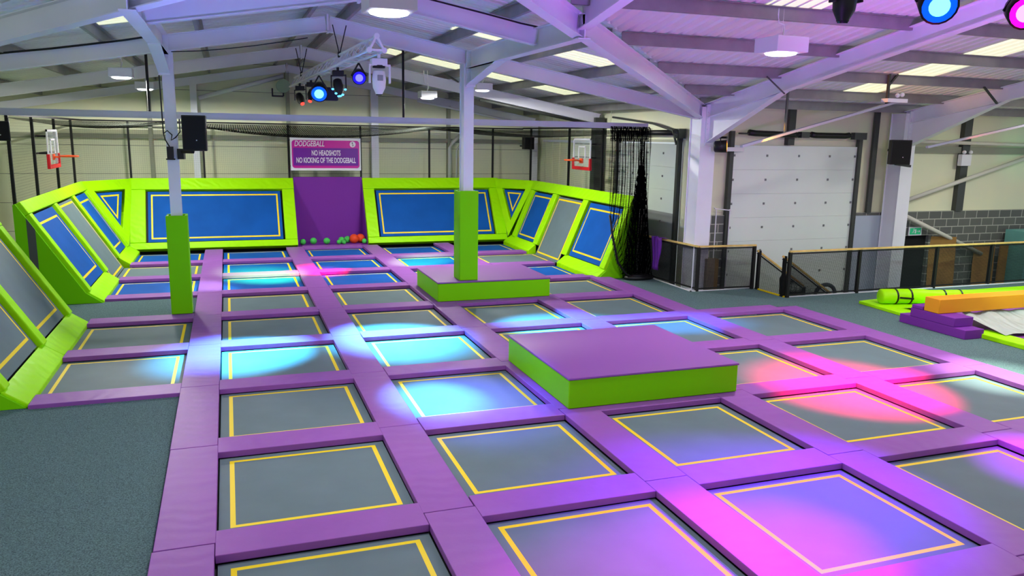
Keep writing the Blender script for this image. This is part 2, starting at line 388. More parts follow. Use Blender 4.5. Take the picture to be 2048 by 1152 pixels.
# haunch of the left column seen from below is deeper
m = MB(); m.ibeam((10.75, 16.8, 4.17), (4.95, 11.0, 5.10), .33, .18); steel('valley_rafter', m, 'pinkish diagonal valley rafter from the corner column to the beam crossing', 'beam', 'valley rafters')
m = MB(); m.ibeam((4.95, 11.1, 5.10), (2.0, 8.2, 5.62), .33, .18); steel('valley_rafter', m, 'violet diagonal rafter leaving the top of the picture left of the beam crossing', 'beam', 'valley rafters')
m = MB(); m.ibeam((-6.7, 16.8, 4.17), (-1.05, 11.15, 5.10), .33, .18); steel('valley_rafter', m, 'dark grey diagonal rafter in the upper left corner', 'beam', 'valley rafters')
m = MB(); m.ibeam((-1.05, 11.15, 5.10), (2.0, 8.2, 5.62), .33, .18); steel('valley_rafter', m, 'short violet diagonal rafter above the left column top', 'beam', 'valley rafters')
def wing_frame(X, tone):
    m = MB(); m.ibeam((X, 16.75, 4.17), (X, 8.2, zb(0)+.02), .34, .18)
    m.ibeam((X, 8.2, zb(0)+.02), (X, 0, zb(8.2)), .34, .18)
    m.prism([(X-.006, 16.6, 3.62), (X-.006, 13.9, 4.68), (X-.006, 16.6, 4.2)], (.012, 0, 0))
    m.bar((X, 16.6, 3.6), (X, 13.9, 4.68), .18, .016)
    m.box(X-.1, X+.1, 16.56, 16.6, 3.55, 4.5)
    for k in range(6):
        for s_ in (-1, 1): m.box(X+s_*.06-.012, X+s_*.06+.012, 16.54, 16.56, 3.65+k*.13, 3.68+k*.13)
    steel('haunched_rafter', m, tone, 'beam', 'haunched rafters of the side wing')
wing_frame(10.85, 'large blue-violet haunched rafter rising right from the corner column')
wing_frame(17.05, 'orange-tinted haunched rafter rising right from the column by the big door')
wing_frame(23.3, 'far right haunched rafter of the side wing')
def column(name, x, y, z0, z1, w, d, label, parent=None):
    m = MB(); m.box(x-w/2, x+w/2, y-d/2, y-d/2+.02, z0, z1); m.box(x-w/2, x+w/2, y+d/2-.02, y+d/2, z0, z1); m.box(x-w/2+.03, x+w/2-.03, y-d/2+.02, y+d/2-.02, z0, z1)
    m.box(x-w/2-.02, x+w/2+.02, y-d/2-.02, y+d/2+.02, z0, z0+.02)
    return m
def padded_column(x, y, z0, z1, w, d, pz, pw, pd, label):
    t = thing('column', (x, y, z0), label, 'column', 'steel columns')
    column('c', x, y, z0, z1, w, d, '').build('steel_post', STEEL, t)
    p = MB()
    h = pw/2; e = pd/2; T = .05
    p.box(x-h, x+h, y-e, y-e+T, z0, pz); p.box(x-h, x+h, y+e-T, y+e, z0, pz)
    p.box(x-h, x-h+T, y-e+T+.002, y+e-T-.002, z0, pz-.01); p.box(x+h-T, x+h, y-e+T+.002, y+e-T-.002, z0, pz-.01)
    p.build('foam_sleeve', LIME_SHADE, t, bevel=.012)
    return t
padded_column(-1.0, 16.95, .088, 5.2, .2, .3, 2.05, .39, .44, 'white steel column wrapped in lime foam up to head height, loudspeaker hung on it')
padded_column(4.93, 16.9, .522, 5.2, .22, .34, 2.5, .42, .5, 'white steel column rising from the purple-topped podium with a lime foam sleeve')
for x, z0, lab in ((10.85, -1, 'wide white corner column behind the fence corner'), (17.05, -1, 'pale violet column right of the big white sectional door')):
    m = column('c', x, 16.85, z0, 4.45, .42, .5, ''); tag(m.build('column', STEEL), lab, 'column', 'steel columns')
for (x, y, lab, w) in ((-.95, 28.3, 'cream wall column left on the back wall', .2), (4.9, 28.3, 'wall column just right of the dodgeball sign', .25), (-2.3, 28.4, 'thin grey wall post on the back wall at the left', .12), (2.0, 28.4, 'dark wall post under the roof apex', .12), (10.9, 28.3, 'dark corner post at the right end of the back wall', .22), (7.6, 28.4, 'thin wall post beside the ventilation pipe', .1)):
    m = MB(); m.box(x-w/2, x+w/2, y-.12, y+.12, -.3, gable(5.7, x)); tag(m.build('wall_post', mat('grey_green_steel', (138, 142, 122), .5) if w < .2 else STEEL), lab, 'column', 'wall posts')
m = MB(); m.box(10.75, 11.05, 22.65, 22.95, -.9, 4.3); tag(m.build('column', DARKSTEEL), 'dark column behind the right basketball hoop', 'column', 'steel columns')
# horizontal rails on the walls
m = MB(); m.box(-6.9, 11.1, 28.35, 28.45, 3.42, 3.56); tag(m.build('wall_rail', mat('grey_green_steel', (138, 142, 122), .5)), 'grey horizontal rail across the back wall behind the sign', 'rail')
m = MB(); m.bar((11.1, 27.8, 3.55), (11.1, 23, 3.55), .08); tag(m.build('tie_bar', STEEL), 'white tie bar on the right wall above the hoop', 'rail')
# purlins (Z-section) on the rafters
def zpurlin(m, a, b_, h=.19, w=.065, flip=1):
    a, b_ = Vector(a), Vector(b_); t = (b_-a).normalized(); sd = t.cross(Vector((0, 0, 1))).normalized()*flip
    L = (b_-a).length
    m.obox(a, t, sd, (0, 0, 1), (0, L), (-.005, .005), (0, h)); m.obox(a, t, sd, (0, 0, 1), (0, L), (0, w), (0, .012)); m.obox(a, t, sd, (0, 0, 1), (0, L), (-w, 0), (h-.012, h))
PWORD = ['first', 'second', 'third', 'fourth', 'fifth', 'sixth']
for k, d in enumerate((.35, 2.4, 4.05, 5.65, 7.3, 8.55)):
    for sg, nm in ((1, 'right'), (-1, 'left')):
        m = MB(); zpurlin(m, (2+sg*d, 8.2+d, 5.97-.175*d), (2+sg*d, YW, 5.97-.175*d), flip=sg)
        tag(m.build('purlin', GALV), 'galvanised purlin of the far bay, %s from the ridge on the %s slope' % (PWORD[k], nm), 'purlin', 'purlins of the far bay')
for k, d in enumerate((.9, 2.55, 4.22, 5.85, 7.45, 8.6)):
    m = MB(); zpurlin(m, (2+d+.1, 8.2+d, 5.97-.175*d), (26, 8.2+d, 5.97-.175*d), h=.2, flip=-1)
    tag(m.build('purlin', GALV), 'dark purlin of the side wing running to the right, %s down from its ridge' % PWORD[k], 'purlin', 'purlins of the side wing')
# knee braces
for (a, c, lab) in (((10.45, 14.0, 4.97), (10.72, 13.74, 4.62), 'blue-grey knee brace on the haunched rafter of the corner column'), ((16.4, 14.0, 4.97), (16.92, 14.05, 4.62), 'brown knee brace on the orange-tinted rafter'),
                    ((6.4, 22.8, 5.2), (5.6, 21.3, 5.3), 'short dark brace behind the middle column')):
    m = MB(); m.bar(a, c, .05, .03); tag(m.build('knee_brace', DARKSTEEL), lab, 'brace', 'knee braces')

# ================================================================ TRAMPOLINES
def bed_mesh(w, h, lx, ly, m_, skip=()):
    """flat jump bed 0..w x 0..h with a yellow line; lx, ly = (inner offset) ; faces split so the line is in the mesh"""
    b = MB(); L = .05
    xs = [0, lx, lx+L, w-lx-L, w-lx, w]; ys = [0, ly, ly+L, h-ly-L, h-ly, h]
    for i in range(5):
        for j in range(5):
            line = (i in (1, 3) and 1 <= j <= 3) or (j in (1, 3) and 1 <= i <= 3)
            b.quad([(xs[i], ys[j], 0), (xs[i+1], ys[j], 0), (xs[i+1], ys[j+1], 0), (xs[i], ys[j+1], 0)], 1 if line else 0)
    return b
def make_trampoline(m_, name='trampoline'):
    t = bpy.data.objects.new(name, None); COL.objects.link(t)
    w, h = 1.86, 1.82
    b = bed_mesh(w, h, .105, .09, m_); bed = b.build('bed', [m_, YELLOW]); bed.parent = t
    f = MB()
    for x0, x1, y0, y1 in ((-.06, -.01, -.10, h+.10), (w+.01, w+.06, -.10, h+.10), (-.01, w+.01, -.10, -.03), (-.01, w+.01, h+.03, h+.10)): f.box(x0, x1, y0, y1, -.11, -.02)
    fr = f.build('frame', BLACK); fr.parent = t
    return t
gproto = make_trampoline(GREYMAT); bproto = make_trampoline(BLUEMAT)
used = {gproto: False, bproto: False}
rows = {0: [3, 4, 6, 7, 8], 1: list(range(-1, 9)), 2: list(range(-1, 9)), 3: [-1, 0, 1, 3, 4, 6, 7, 8], 4: list(range(-1, 9)), 5: [-1, 0, 1, 2, 3]}
for c, rs in rows.items():
    for r in rs:
        blue = r in (6, 8) or (r == 7 and c in (1, 2, 3))
        pr = bproto if blue else gproto
        t = pr if not used[pr] else copy_tree(pr); used[pr] = True
        t.location = (-.245+PX*(c-1), 7.30+PY*(r-1), 0)
        cn = COLN[c]
        tag(t, '%s floor trampoline, %s, %s' % ('blue' if blue else 'grey', cn, ROWN[r]), 'trampoline', 'floor trampolines')
        if c == 0 and r == 7: t.location.x = -2.775; t.scale.x = 1.065
        if c == 4 and r == 7: t.scale.x = 1.17
# ---- pads
def pad_mesh(name, w, l, m_, z0=.008, z1=.085):
    """soft pad centred on 0, slight crown and wrinkles"""
    nx = max(2, int(w/.12)); ny = max(2, int(l/.12)); rnd = random.Random(int(w*100+l*10))
    b = MB(); b.box(-w/2, w/2, -l/2, l/2, z0, z1)
    return b
def pad_obj(b, name, m_, bev=.007):
    o = b.build(name, m_, bevel=bev, seg=3); return o
cross = pad_obj(pad_mesh('c', 1.89, .47, PURPLE), 'cross_pad', PURPLE); longp = pad_obj(pad_mesh('l', .515, PY-.012, PURPLE), 'long_pad', PURPLE_L)
cu = lu = False
def place_cross(c, r, lab, sx=1.0, x=None):
    global cu
    o = cross if not cu else cross.copy()
    if cu: COL.objects.link(o)
    cu = True
    o.location = (x if x is not None else strip_x(c)-PX/2, pad_y(r)+random.uniform(-.006, .006), 0); o.scale.x = sx
    o.rotation_euler.z = random.uniform(-.004, .004)
    tag(o, lab, 'pad', 'purple cross pads between the trampolines')
def place_long(i, r, lab, f=1.0, dy=0):
    global lu
    o = longp if not lu else longp.copy()
    if lu: COL.objects.link(o)
    lu = True
    o.location = (strip_x(i)+random.uniform(-.007, .007), pad_y(r)+PY/2+dy, 0); o.scale.y = f
    o.rotation_euler.z = random.uniform(-.003, .003)
    tag(o, lab, 'pad', 'long purple pads between the columns of trampolines')
for c in range(1, 6):
    top = 8 if c < 5 else 4
    for r in range(-1, top+1):
        if c == 3 and r in (2, 3, 5, 6): pass
        ahead = ROWN.get(r, 'row')
        place_cross(c, r, 'purple cross pad before the %s, %s' % (ROWN[r] if not (c == 5 and r == 4) else 'open carpet', COLN[c]))
place_cross(2, 9, 'purple cross pad in front of the purple recess with the balls')
for r, lab in ((3, 'nearest purple cross pad at the left, bordering the open carpet'), (4, 'purple cross pad between the two nearest trampolines of the leftmost column'), (5, 'purple cross pad behind the loudspeaker column foot level, leftmost column'),
               (6, 'purple cross pad at the far edge of the small carpet square at the left'), (7, 'purple cross pad between blue and grey beds, leftmost column'), (8, 'purple cross pad below the backmost bed of the leftmost column')):
    place_cross(0, r, lab, sx=.985, x=-1.71)
for i in range(0, 6):
    top = {4: 5, 5: 3}.get(i, 8)
    for r in range(-1, top+1):
        nm = 'purple long pad left of the %s, %s' % (COLN[i+1], ROWN[r]) if i < 5 else 'purple long pad along the right carpet edge, %s' % ROWN[r]
        place_long(i, r, nm)
# podium boxes
def podium(x0, x1, y0, y1, z1, label, part=''):
    t = thing('podium', ((x0+x1)/2, (y0+y1)/2, .088), label, 'podium', 'foam podiums')
    b = MB(); b.box(x0, x1, y0, y1, .088, z1-.035); b.build('foam_side', LIME_SHADE, t, bevel=.012)
    b = MB(); b.box(x0-.012, x1+.012, y0-.012, y1+.012, z1-.033, z1); b.build('top_pad', mat('purple_top', (138, 78, 163), .5, bump=.05, bscale=4), t, bevel=.01)
    return t
podium(4.16, 6.82, 9.30, 11.75, .52, 'large lime box with purple top, the nearer one, right of centre')
podium(4.2, 6.84, 16.55, 18.6, .52, 'lime box with purple top carrying the middle column')

# ================================================================ SLOPED WALL TRAMPOLINES
def plane_mat(name, O, u, v, n, u0, u1, v0, v1, mt, label, parent=None, lineins=(.10, .10), noedge=None):
    t = thing(name, tuple(Vector(O)+Vector(u)*((u0+u1)/2)+Vector(v)*v0), label, 'trampoline', 'trampoline beds in the sloping walls')
    w, h = u1-u0, v1-v0; L = .05; a, c = lineins
    xs = [0, a, a+L, w-a-L, w-a, w]; ys = [0, c, c+L, h-c-L, h-c, h]; b = MB()
    P = lambda p, q: Vector(O)+Vector(u)*(u0+p)+Vector(v)*(v0+q)
    for i in range(5):
        for j in range(5):
            line = (i in (1, 3) and 1 <= j <= 3) or (j in (1, 3) and 1 <= i <= 3)
            b.quad([P(xs[i], ys[j]), P(xs[i+1], ys[j]), P(xs[i+1], ys[j+1]), P(xs[i], ys[j+1])], 1 if line else 0)
    b.build('bed', [mt, YELLOW], t)
    f = MB(); f.obox(O, u, v, n, (u0-.12, u1+.12), (v0-.1, v1+.1), (-.14, -.08)); f.build('frame', BLACK, t)
    return t
def rail(O, u, v, n, ur, vr, label, nr=(-.12, .07), m_=None, name='wall_pad'):
    b = MB(); b.obox(O, u, v, n, ur, vr, nr); o = b.build(name, m_ or LIME, bevel=.018, seg=3, loc=tuple(Vector(O)+Vector(u)*((ur[0]+ur[1])/2)))
    return tag(o, label, 'pad', 'lime pads of the sloping walls')
def wedge(x0, x1, y0, y1, zlow, zhigh, label):
    b = MB(); b.prism([(x0, y0, -.1), (x0, y0, zlow), (x1, y0, zhigh), (x1, y0, -.1)], (0, y1-y0, 0))
    o = b.build('base_pad', LIME, bevel=.015, seg=3, loc=(x0, y0, 0)); return tag(o, label, 'pad', 'lime base pads of the sloping walls')
def side_panel(pts, yy, d, label, strip=None):
    t = thing('foam_triangle', (pts[0][0], yy, .03), label, 'foam wall')
    b = MB(); b.prism([(x, yy, z) for x, z in pts], (0, d, 0)); b.build('foam_panel', LIME_SHADE, t, bevel=.008)
    if strip:
        b = MB(); b.prism([(x, yy-.006, z) for x, z in strip], (0, .005, 0)); b.build('grey_strip', mat('grey_web', (85, 90, 85), .8), t)
    return t

# ---- left far slope
def slope(sx, xb, xt, ys, ye, tag_side, cells, near_label):
    """sx=-1 left, +1 right. plane from (xb, .26) to (xt, 2.17)."""
    v = Vector((xt-xb, 0, 1.91)); Lv = v.length; v.normalize(); u = Vector((0, 1, 0)); n = Vector((1.91*-sx, 0, abs(xt-xb))).normalized()
    O = Vector((xb, 0, .26))
    return O, u, v, n, Lv
O, u, v, n, Lv = slope(-1, -2.95, -4.1, 0, 0, '', None, '')
rail(O, u, v, n, (18.6, 26.0), (Lv-.29, Lv), 'lime top rail of the left sloping wall', nr=(-.1, .075))
for (a, c, lab) in ((18.6, 18.86, 'lime upright pad at the near edge of the left sloping wall'), (21.16, 21.46, 'lime upright pad between the near blue and the grey bed of the left sloping wall'),
                    (23.55, 23.85, 'lime upright pad between the grey and the far blue bed of the left sloping wall'), (25.72, 26.0, 'lime upright pad at the far edge of the left sloping wall')):
    rail(O, u, v, n, (a, c), (0, Lv-.295), lab)
plane_mat('wall_trampoline', O, u, v, n, 18.92, 21.1, .04, Lv-.33, BLUEMAT, 'blue sloping bed nearest in the far left wall', lineins=(.16, .2))
plane_mat('wall_trampoline', O, u, v, n, 21.52, 23.49, -.30, Lv-.33, GREYMAT, 'grey sloping bed in the middle of the far left wall', lineins=(.06, .06))
plane_mat('wall_trampoline', O, u, v, n, 23.91, 25.66, .04, Lv-.33, BLUEMAT, 'blue sloping bed furthest back in the left wall', lineins=(.12, .18))
wedge(-2.64, -2.96, 18.6, 21.3, .07, .29, 'lime base pad at the near left slope beside the small carpet square')
wedge(-2.64, -2.96, 23.7, 26.15, .07, .29, 'lime base pad in the far left corner')
side_panel([(-2.66, .03), (-2.98, .27), (-4.12, 2.16), (-4.17, 2.14), (-4.17, .03)], 18.56, .04, 'tall green triangular side panel of the far left slope with a grey strip',
           strip=[(-3.95, .03), (-3.80, .03), (-3.80, 1.63), (-3.95, 1.88)])
# ---- left near slope
rail(O, u, v, n, (16.24, 16.5), (0, Lv-.295), 'lime upright pad at the far edge of the near left slope')
rail(O, u, v, n, (13.95, 14.25), (0, Lv-.295), 'broad lime upright pad between the two grey beds of the near left slope')
rail(O, u, v, n, (11.6, 11.86), (0, Lv-.295), 'lime upright pad at the near edge of the near left slope')
rail(O, u, v, n, (11.6, 16.5), (Lv-.29, Lv), 'lime top rail of the near left slope', nr=(-.2, .08))
plane_mat('wall_trampoline', O, u, v, n, 14.33, 16.12, .05, Lv-.33, GREYMAT, 'large grey sloping bed at the left edge, the farther of two', lineins=(.08, .16))
plane_mat('wall_trampoline', O, u, v, n, 11.94, 13.88, .05, Lv-.33, GREYMAT, 'grey sloping bed cut by the left picture edge, the nearer of two', lineins=(.08, .16))
wedge(-2.64, -2.96, 11.6, 14.1, .07, .29, 'lime base pad nearest the camera at the left edge')
wedge(-2.64, -2.96, 14.11, 16.55, .07, .29, 'lime base pad below the farther grey sloping bed at the left')
side_panel([(-2.66, .03), (-2.98, .27), (-4.12, 2.16), (-4.17, 2.14), (-4.17, .03)], 11.56, .04, 'green triangular side panel at the left picture edge')
# ---- right far slope
O2, u2, v2, n2, Lv2 = slope(1, 9.27, 10.08, 0, 0, '', None, '')
rail(O2, u2, v2, n2, (18.6, 25.9), (Lv2-.33, Lv2), 'lime top rail of the right sloping wall', nr=(-.2, .08))
for (a, c, lab) in ((18.6, 18.9, 'lime upright pad at the near edge of the right sloping wall under the net'), (21.14, 21.5, 'lime upright pad between the near blue and the grey bed of the right sloping wall'),
                    (23.5, 23.86, 'lime upright pad between the grey and the far blue bed of the right sloping wall'), (25.6, 25.9, 'lime upright pad at the far edge of the right sloping wall')):
    rail(O2, u2, v2, n2, (a, c), (0, Lv2-.335), lab)
plane_mat('wall_trampoline', O2, u2, v2, n2, 18.97, 21.07, .04, Lv2-.38, BLUEMAT, 'blue sloping bed nearest in the right wall, partly behind the black net', lineins=(.1, .14))
plane_mat('wall_trampoline', O2, u2, v2, n2, 21.57, 23.43, -.28, Lv2-.38, GREYMAT, 'grey sloping bed in the middle of the right wall', lineins=(.06, .06))
plane_mat('wall_trampoline', O2, u2, v2, n2, 23.93, 25.53, .04, Lv2-.38, BLUEMAT, 'blue sloping bed furthest back in the right wall', lineins=(.08, .1))
wedge(9.0, 9.28, 18.6, 21.3, .07, .29, 'lime base pad at the near end of the right sloping wall')
wedge(9.0, 9.28, 23.7, 26.15, .07, .29, 'lime base pad in the far right corner')
side_panel([(9.02, .03), (9.3, .27), (10.1, 2.16), (10.15, 2.14), (10.15, .03)], 18.56, .04, 'lime triangular side panel of the right slope beside the black net')
for x_, nm_ in ((-3.2, 'left'), (9.42, 'right')):
    b = MB(); b.box(x_, x_+.03, 18.62, 26.3, -.11, .46); b.build('gap_board', BLACK, None)  # unseen board added to block the bright gap under the slope
    o = COL.objects[-1]; tag(o, 'added black board closing the gap under the %s sloping wall' % nm_, 'board')
b = MB(); b.box(-2.9, 2.0, 26.75, 26.78, -.11, .5); tag(b.build('gap_board', BLACK), 'added black board closing the gap under the left back wall panel', 'board')  # added to keep the bright wall from showing below the panels
b = MB(); b.box(4.32, 9.2, 26.75, 26.78, -.11, .5); tag(b.build('gap_board', BLACK), 'added black board closing the gap under the right back wall panel', 'board')
# ---- back panels
vb = Vector((0, 1.25, 2.07)); Lb = vb.length; vb.normalize(); nb = Vector((0, -2.07, 1.25)).normalized(); ub = Vector((1, 0, 0))
def back_panel(x0, x1, nm, rl, rr):
    Ob = Vector((0, 26.30, .10))
    rail(Ob, ub, vb, nb, (x0, x1), (Lb-.40, Lb), 'lime top rail of the %s back wall panel' % nm, nr=(-.2, .08))
    rail(Ob, ub, vb, nb, (x0, x1), (-.02, .20), 'lime bottom rail of the %s back wall panel' % nm)
    rail(Ob, ub, vb, nb, (x0, x0+rl), (.205, Lb-.405), 'lime upright pad at the left end of the %s back wall panel' % nm)
    rail(Ob, ub, vb, nb, (x1-rr, x1), (.205, Lb-.405), 'lime upright pad at the right end of the %s back wall panel' % nm)
    plane_mat('wall_trampoline', Ob, ub, vb, nb, x0+rl+.06, x1-rr-.06, .24, Lb-.45, BLUEMAT, 'wide blue bed of the back wall, %s of the purple recess' % nm, lineins=(.09, .1))
back_panel(-2.92, 2.02, 'left', .45, .38); back_panel(4.3, 9.2, 'right', .38, .38)
# ---- corner facets
def facet(C, T1, T2, lab1, lab2, flip):
    C, T1, T2 = map(Vector, (C, T1, T2)); nn = (T1-C).cross(T2-C).normalized()
    if nn.y > 0: nn = -nn
    cen = (C+T1+T2)/3
    def inset(d):   # inset triangle by d[0..2] from edges (C-T1),(T1-T2),(T2-C)
        P = [C, T1, T2]; E = []
        for i in range(3):
            a, b_ = P[i], P[(i+1) % 3]; t = (b_-a).normalized(); s = nn.cross(t)
            if s.dot(cen-a) < 0: s = -s
            E.append((a+s*d[i], t))
        out = []
        for i in range(3):
            p, t = E[i-1]; q, r_ = E[i]
            w = q-p; c = t.cross(r_); k = w.cross(r_).dot(c)/c.length_squared; out.append(p+t*k)
        return out
    A = inset((.0, .0, .0)); B = inset((.24, .34, .24)); F = inset((.28, .38, .28)); G = inset((.38, .46, .38)); H = inset((.43, .51, .43))
    b = MB()
    for i in range(3):
        j = (i+1) % 3
        b.prism([A[i]-nn*.1, A[j]-nn*.1, B[j]-nn*.1, B[i]-nn*.1], nn*.165)
    tag(b.build('corner_pad', LIME, bevel=.012), lab1, 'pad', 'lime corner pads')
    t = thing('wall_trampoline', tuple(C), lab2, 'trampoline', 'triangular trampoline beds in the wall corners')
    b = MB()
    for K, L_, mi in ((F, G, 0), (G, H, 1)):
        for i in range(3): b.quad([K[i], K[(i+1) % 3], L_[(i+1) % 3], L_[i]], mi)
    b.quad(H, 0); b.build('bed', [BLUEMAT, YELLOW], t)
    b = MB(); b.prism([p-nn*.16 for p in A], nn*.04); b.build('frame', BLACK, t)
facet((-2.94, 26.05, .22), (-4.12, 25.98, 2.17), (-2.9, 27.55, 2.17), 'lime triangular corner pad at the far left', 'small blue triangular bed in the far left corner', 1)
facet((9.19, 26.1, .22), (10.08, 25.88, 2.17), (9.12, 27.55, 2.17), 'lime triangular corner pad at the far right', 'small blue triangular bed in the far right corner', -1)
# ---- purple recess
t = thing('recess_padding', (3.15, 27.4, .066), 'deep purple padded recess between the two back wall panels', 'padding')
b = MB(); b.box(2.03, 4.29, 27.45, 27.55, .03, 2.24); b.build('back_pad', PURPLE_D, t, bevel=.01)
b = MB(); b.prism([(2.025, 26.38, .05), (2.025, 27.44, .05), (2.025, 27.44, 2.15), (2.025, 27.35, 1.9)], (.02, 0, 0)); b.build('side_pad', PURPLE_D, t)
b = MB(); b.prism([(4.275, 26.38, .05), (4.275, 27.44, .05), (4.275, 27.44, 2.15), (4.275, 27.35, 1.9)], (.02, 0, 0)); b.build('side_pad', PURPLE_D, t)
b = MB(); b.box(2.05, 4.27, 26.36, 27.44, .01, .066); b.build('floor_pad', PURPLE_D, t)
# balls
for k, (x, y, r, m_, lab) in enumerate(((2.2, 26.62, .10, GREENBALL, 'leftmost green dodgeball in the purple recess'), (2.55, 26.72, .11, GREENBALL, 'second green dodgeball from the left in the recess'),
    (2.97, 26.62, .11, GREENBALL, 'green dodgeball at the middle of the recess floor'), (3.47, 26.75, .11, GREENBALL, 'green dodgeball behind two small ones in the cluster'),
    (3.36, 26.55, .075, GREENBALL, 'small green ball in front of the cluster, left'), (3.52, 26.50, .07, GREENBALL, 'small green ball in front of the cluster, right'),
    (3.68, 26.85, .115, GREENBALL, 'green dodgeball touching the orange ball'), (3.88, 26.7, .155, ORANGEBALL, 'left orange ball of the pair in the recess'), (4.11, 26.82, .15, ORANGEBALL, 'right orange ball of the pair in the recess'),
    (4.2, 26.55, .085, GREENBALL, 'green ball at the right end of the recess'))):
    b = MB(); b.sphere((0, 0, 0), r, mi=0); o = b.build('ball', m_, smooth=True); o.location = (x, y, .066+r); tag(o, lab, 'ball', 'dodgeballs in the recess')

# ================================================================ SIGN
t = thing('sign', (3.1, 27.3, 2.5), 'purple and magenta dodgeball rules sign on a white board', 'sign')
b = MB(); b.box(1.95, 4.25, 27.3, 27.33, 2.46, 3.53); b.build('board', WHITE, t)
b = MB(); b.bar((1.98, 27.34, 3.45), (1.94, 27.6, 3.45), .03); b.bar((1.98, 27.34, 2.6), (1.94, 27.6, 2.6), .03); b.build('bracket', BLKM, t)
b = MB(); b.bar((4.23, 27.34, 3.45), (4.3, 27.6, 3.45), .03); b.bar((4.23, 27.34, 2.6), (4.3, 27.6, 2.6), .03); b.build('bracket', BLKM, t)
def rrect(b, x0, x1, z0, z1, r, y, mi=0, d=.006):
    pts = []
    for cx, cz, a0 in ((x1-r, z1-r, 0), (x0+r, z1-r, 90), (x0+r, z0+r, 180), (x1-r, z0+r, 270)):
        for k in range(6): a = R_(a0+k*18); pts.append((cx+r*math.cos(a), y, cz+r*math.sin(a)))
    b.prism(pts, (0, d, 0), mi)
b = MB(); rrect(b, 2.0, 4.2, 2.54, 3.45, .09, 27.29); b.build('magenta_panel', mat('sign_magenta', (200, 8, 150), .4), t)
b = MB(); rrect(b, 2.04, 4.16, 2.62, 3.2, .02, 27.283); b.build('purple_panel', mat('sign_purple', (108, 16, 150), .4), t)
SW = mat('sign_white', (235, 225, 240), .5)
rx = (R_(90), 0, 0)
text_mesh('lettering', 'DODGEBALL', .25, SW, t, (2.56, 27.275, 3.33), rx, shear=.22, bold=.009, fit=.96)
text_mesh('lettering', 'NO HEADSHOTS', .24, SW, t, (3.1, 27.272, 3.03), rx, bold=.02, fit=.94)
text_mesh('lettering', 'NO KICKING OF THE DODGEBALL', .24, SW, t, (3.1, 27.272, 2.79), rx, bold=.02, fit=1.94)
b = MB(); b.prism([(3.98+.1*math.cos(k*math.pi/10), 27.28, 3.33+.1*math.sin(k*math.pi/10)) for k in range(20)], (0, .006, 0)); b.build('emblem_disc', SW, t)
b = MB(); b.sphere((3.97, 27.278, 3.375), .018, 8, 6, sc=(1, .2, 1)); b.bar((3.97, 27.278, 3.35), (3.99, 27.278, 3.31), .03, .01); b.bar((3.99, 27.278, 3.31), (3.96, 27.278, 3.27), .018, .01); b.bar((3.99, 27.278, 3.31), (4.01, 27.278, 3.28), .018, .01)
b.build('emblem_figure', BLK, t)

# ================================================================ NET ENCLOSURE
NETV = net_mat('black_net', (24, 24, 20), .06, .035, axes='YZ'); NETX = net_mat('black_net_back', (24, 24, 20), .06, .025, axes='XZ'); NETT = net_mat('black_net_top', (16, 18, 16), .06, .30, base=.45, axes='XY')
for k, y in enumerate((18.9, 21.1, 23.6, 26.0)):
    b = MB(); b.box(-4.22, -4.16, y-.03, y+.03, 1.9, 3.93); tag(b.build('net_pole', BLKM), 'black net pole above the left slope, %s from the camera' % PWORD[k], 'pole', 'net poles')
for k, y in enumerate((26.8, 23.4, 21.0)):
    b = MB(); b.box(10.18, 10.24, y-.03, y+.03, 1.9, 3.98); tag(b.build('net_pole', BLKM), 'black net pole above the right slope, %s from the back' % PWORD[k], 'pole', 'net poles')
for x, lab in ((-2.88, 'black net pole at the far left corner'), (-.72, 'black net pole behind the left back panel, partly behind the loudspeaker'), (1.92, 'black net pole left of the sign'), (4.3, 'black net pole right of the sign'), (6.7, 'black net pole behind the right back panel'), (9.05, 'black net pole at the far right corner')):
    b = MB(); b.box(x-.03, x+.03, 27.6, 27.66, 1.9, 3.93); tag(b.build('net_pole', BLKM), lab, 'pole', 'net poles')
t = thing('net_beam', (3, 18.6, 3.9), 'long pale aluminium beam carrying the net in front of the dodgeball court', 'beam')
b = MB(); b.box(-6.5, 10.3, 18.55, 18.65, 3.93, 4.07); b.build('beam_body', mat('beam_paint', (200, 205, 216), .4), t)
b = MB()
for (z) in (3.93, 4.055): b.box(-6.5, 10.3, 18.52, 18.68, z, z+.015)
b.build('beam_flange', mat('beam_paint', (200, 205, 216), .4), t)
for x, lab in ((-1.5, 'black hanger rod above the net beam, left of the left column'), (3.9, 'black hanger rod above the net beam, right of the white spotlight')):
    b = MB(); b.tube([(x, 18.6, 4.07), (x, 18.6, 5.75 if x > 0 else 5.4)], .028, 8); tag(b.build('hanger_rod', BLKM), lab, 'rod', 'hanger rods')
b = MB(); b.box(-4.22, -4.16, 18.6, 27.6, 3.93, 3.98); b.box(10.18, 10.24, 18.6, 27.6, 3.95, 4.0); b.box(-4.2, 10.2, 27.6, 27.66, 3.93, 3.98); tag(b.build('net_cable', BLKM), 'thin black cable frame around the top of the net enclosure', 'cable')
b = MB(); b.quad([(-4.19, 18.6, 2.1), (-4.19, 27.6, 2.1), (-4.19, 27.6, 3.93), (-4.19, 18.6, 3.93)])
tag(b.build('side_net', NETV), 'fine black netting above the left sloping wall', 'net', 'court nets')
b = MB(); b.quad([(10.21, 18.6, 2.1), (10.21, 27.6, 2.1), (10.21, 27.6, 3.93), (10.21, 18.6, 3.93)])
tag(b.build('side_net', NETV), 'fine black netting above the right sloping wall', 'net', 'court nets')
b = MB(); b.quad([(-4.19, 27.63, 2.1), (10.21, 27.63, 2.1), (10.21, 27.63, 3.93), (-4.19, 27.63, 3.93)]); tag(b.build('back_net', NETX), 'fine black back netting of the dodgeball court', 'net')
b = MB(); nx, ny = 60, 10
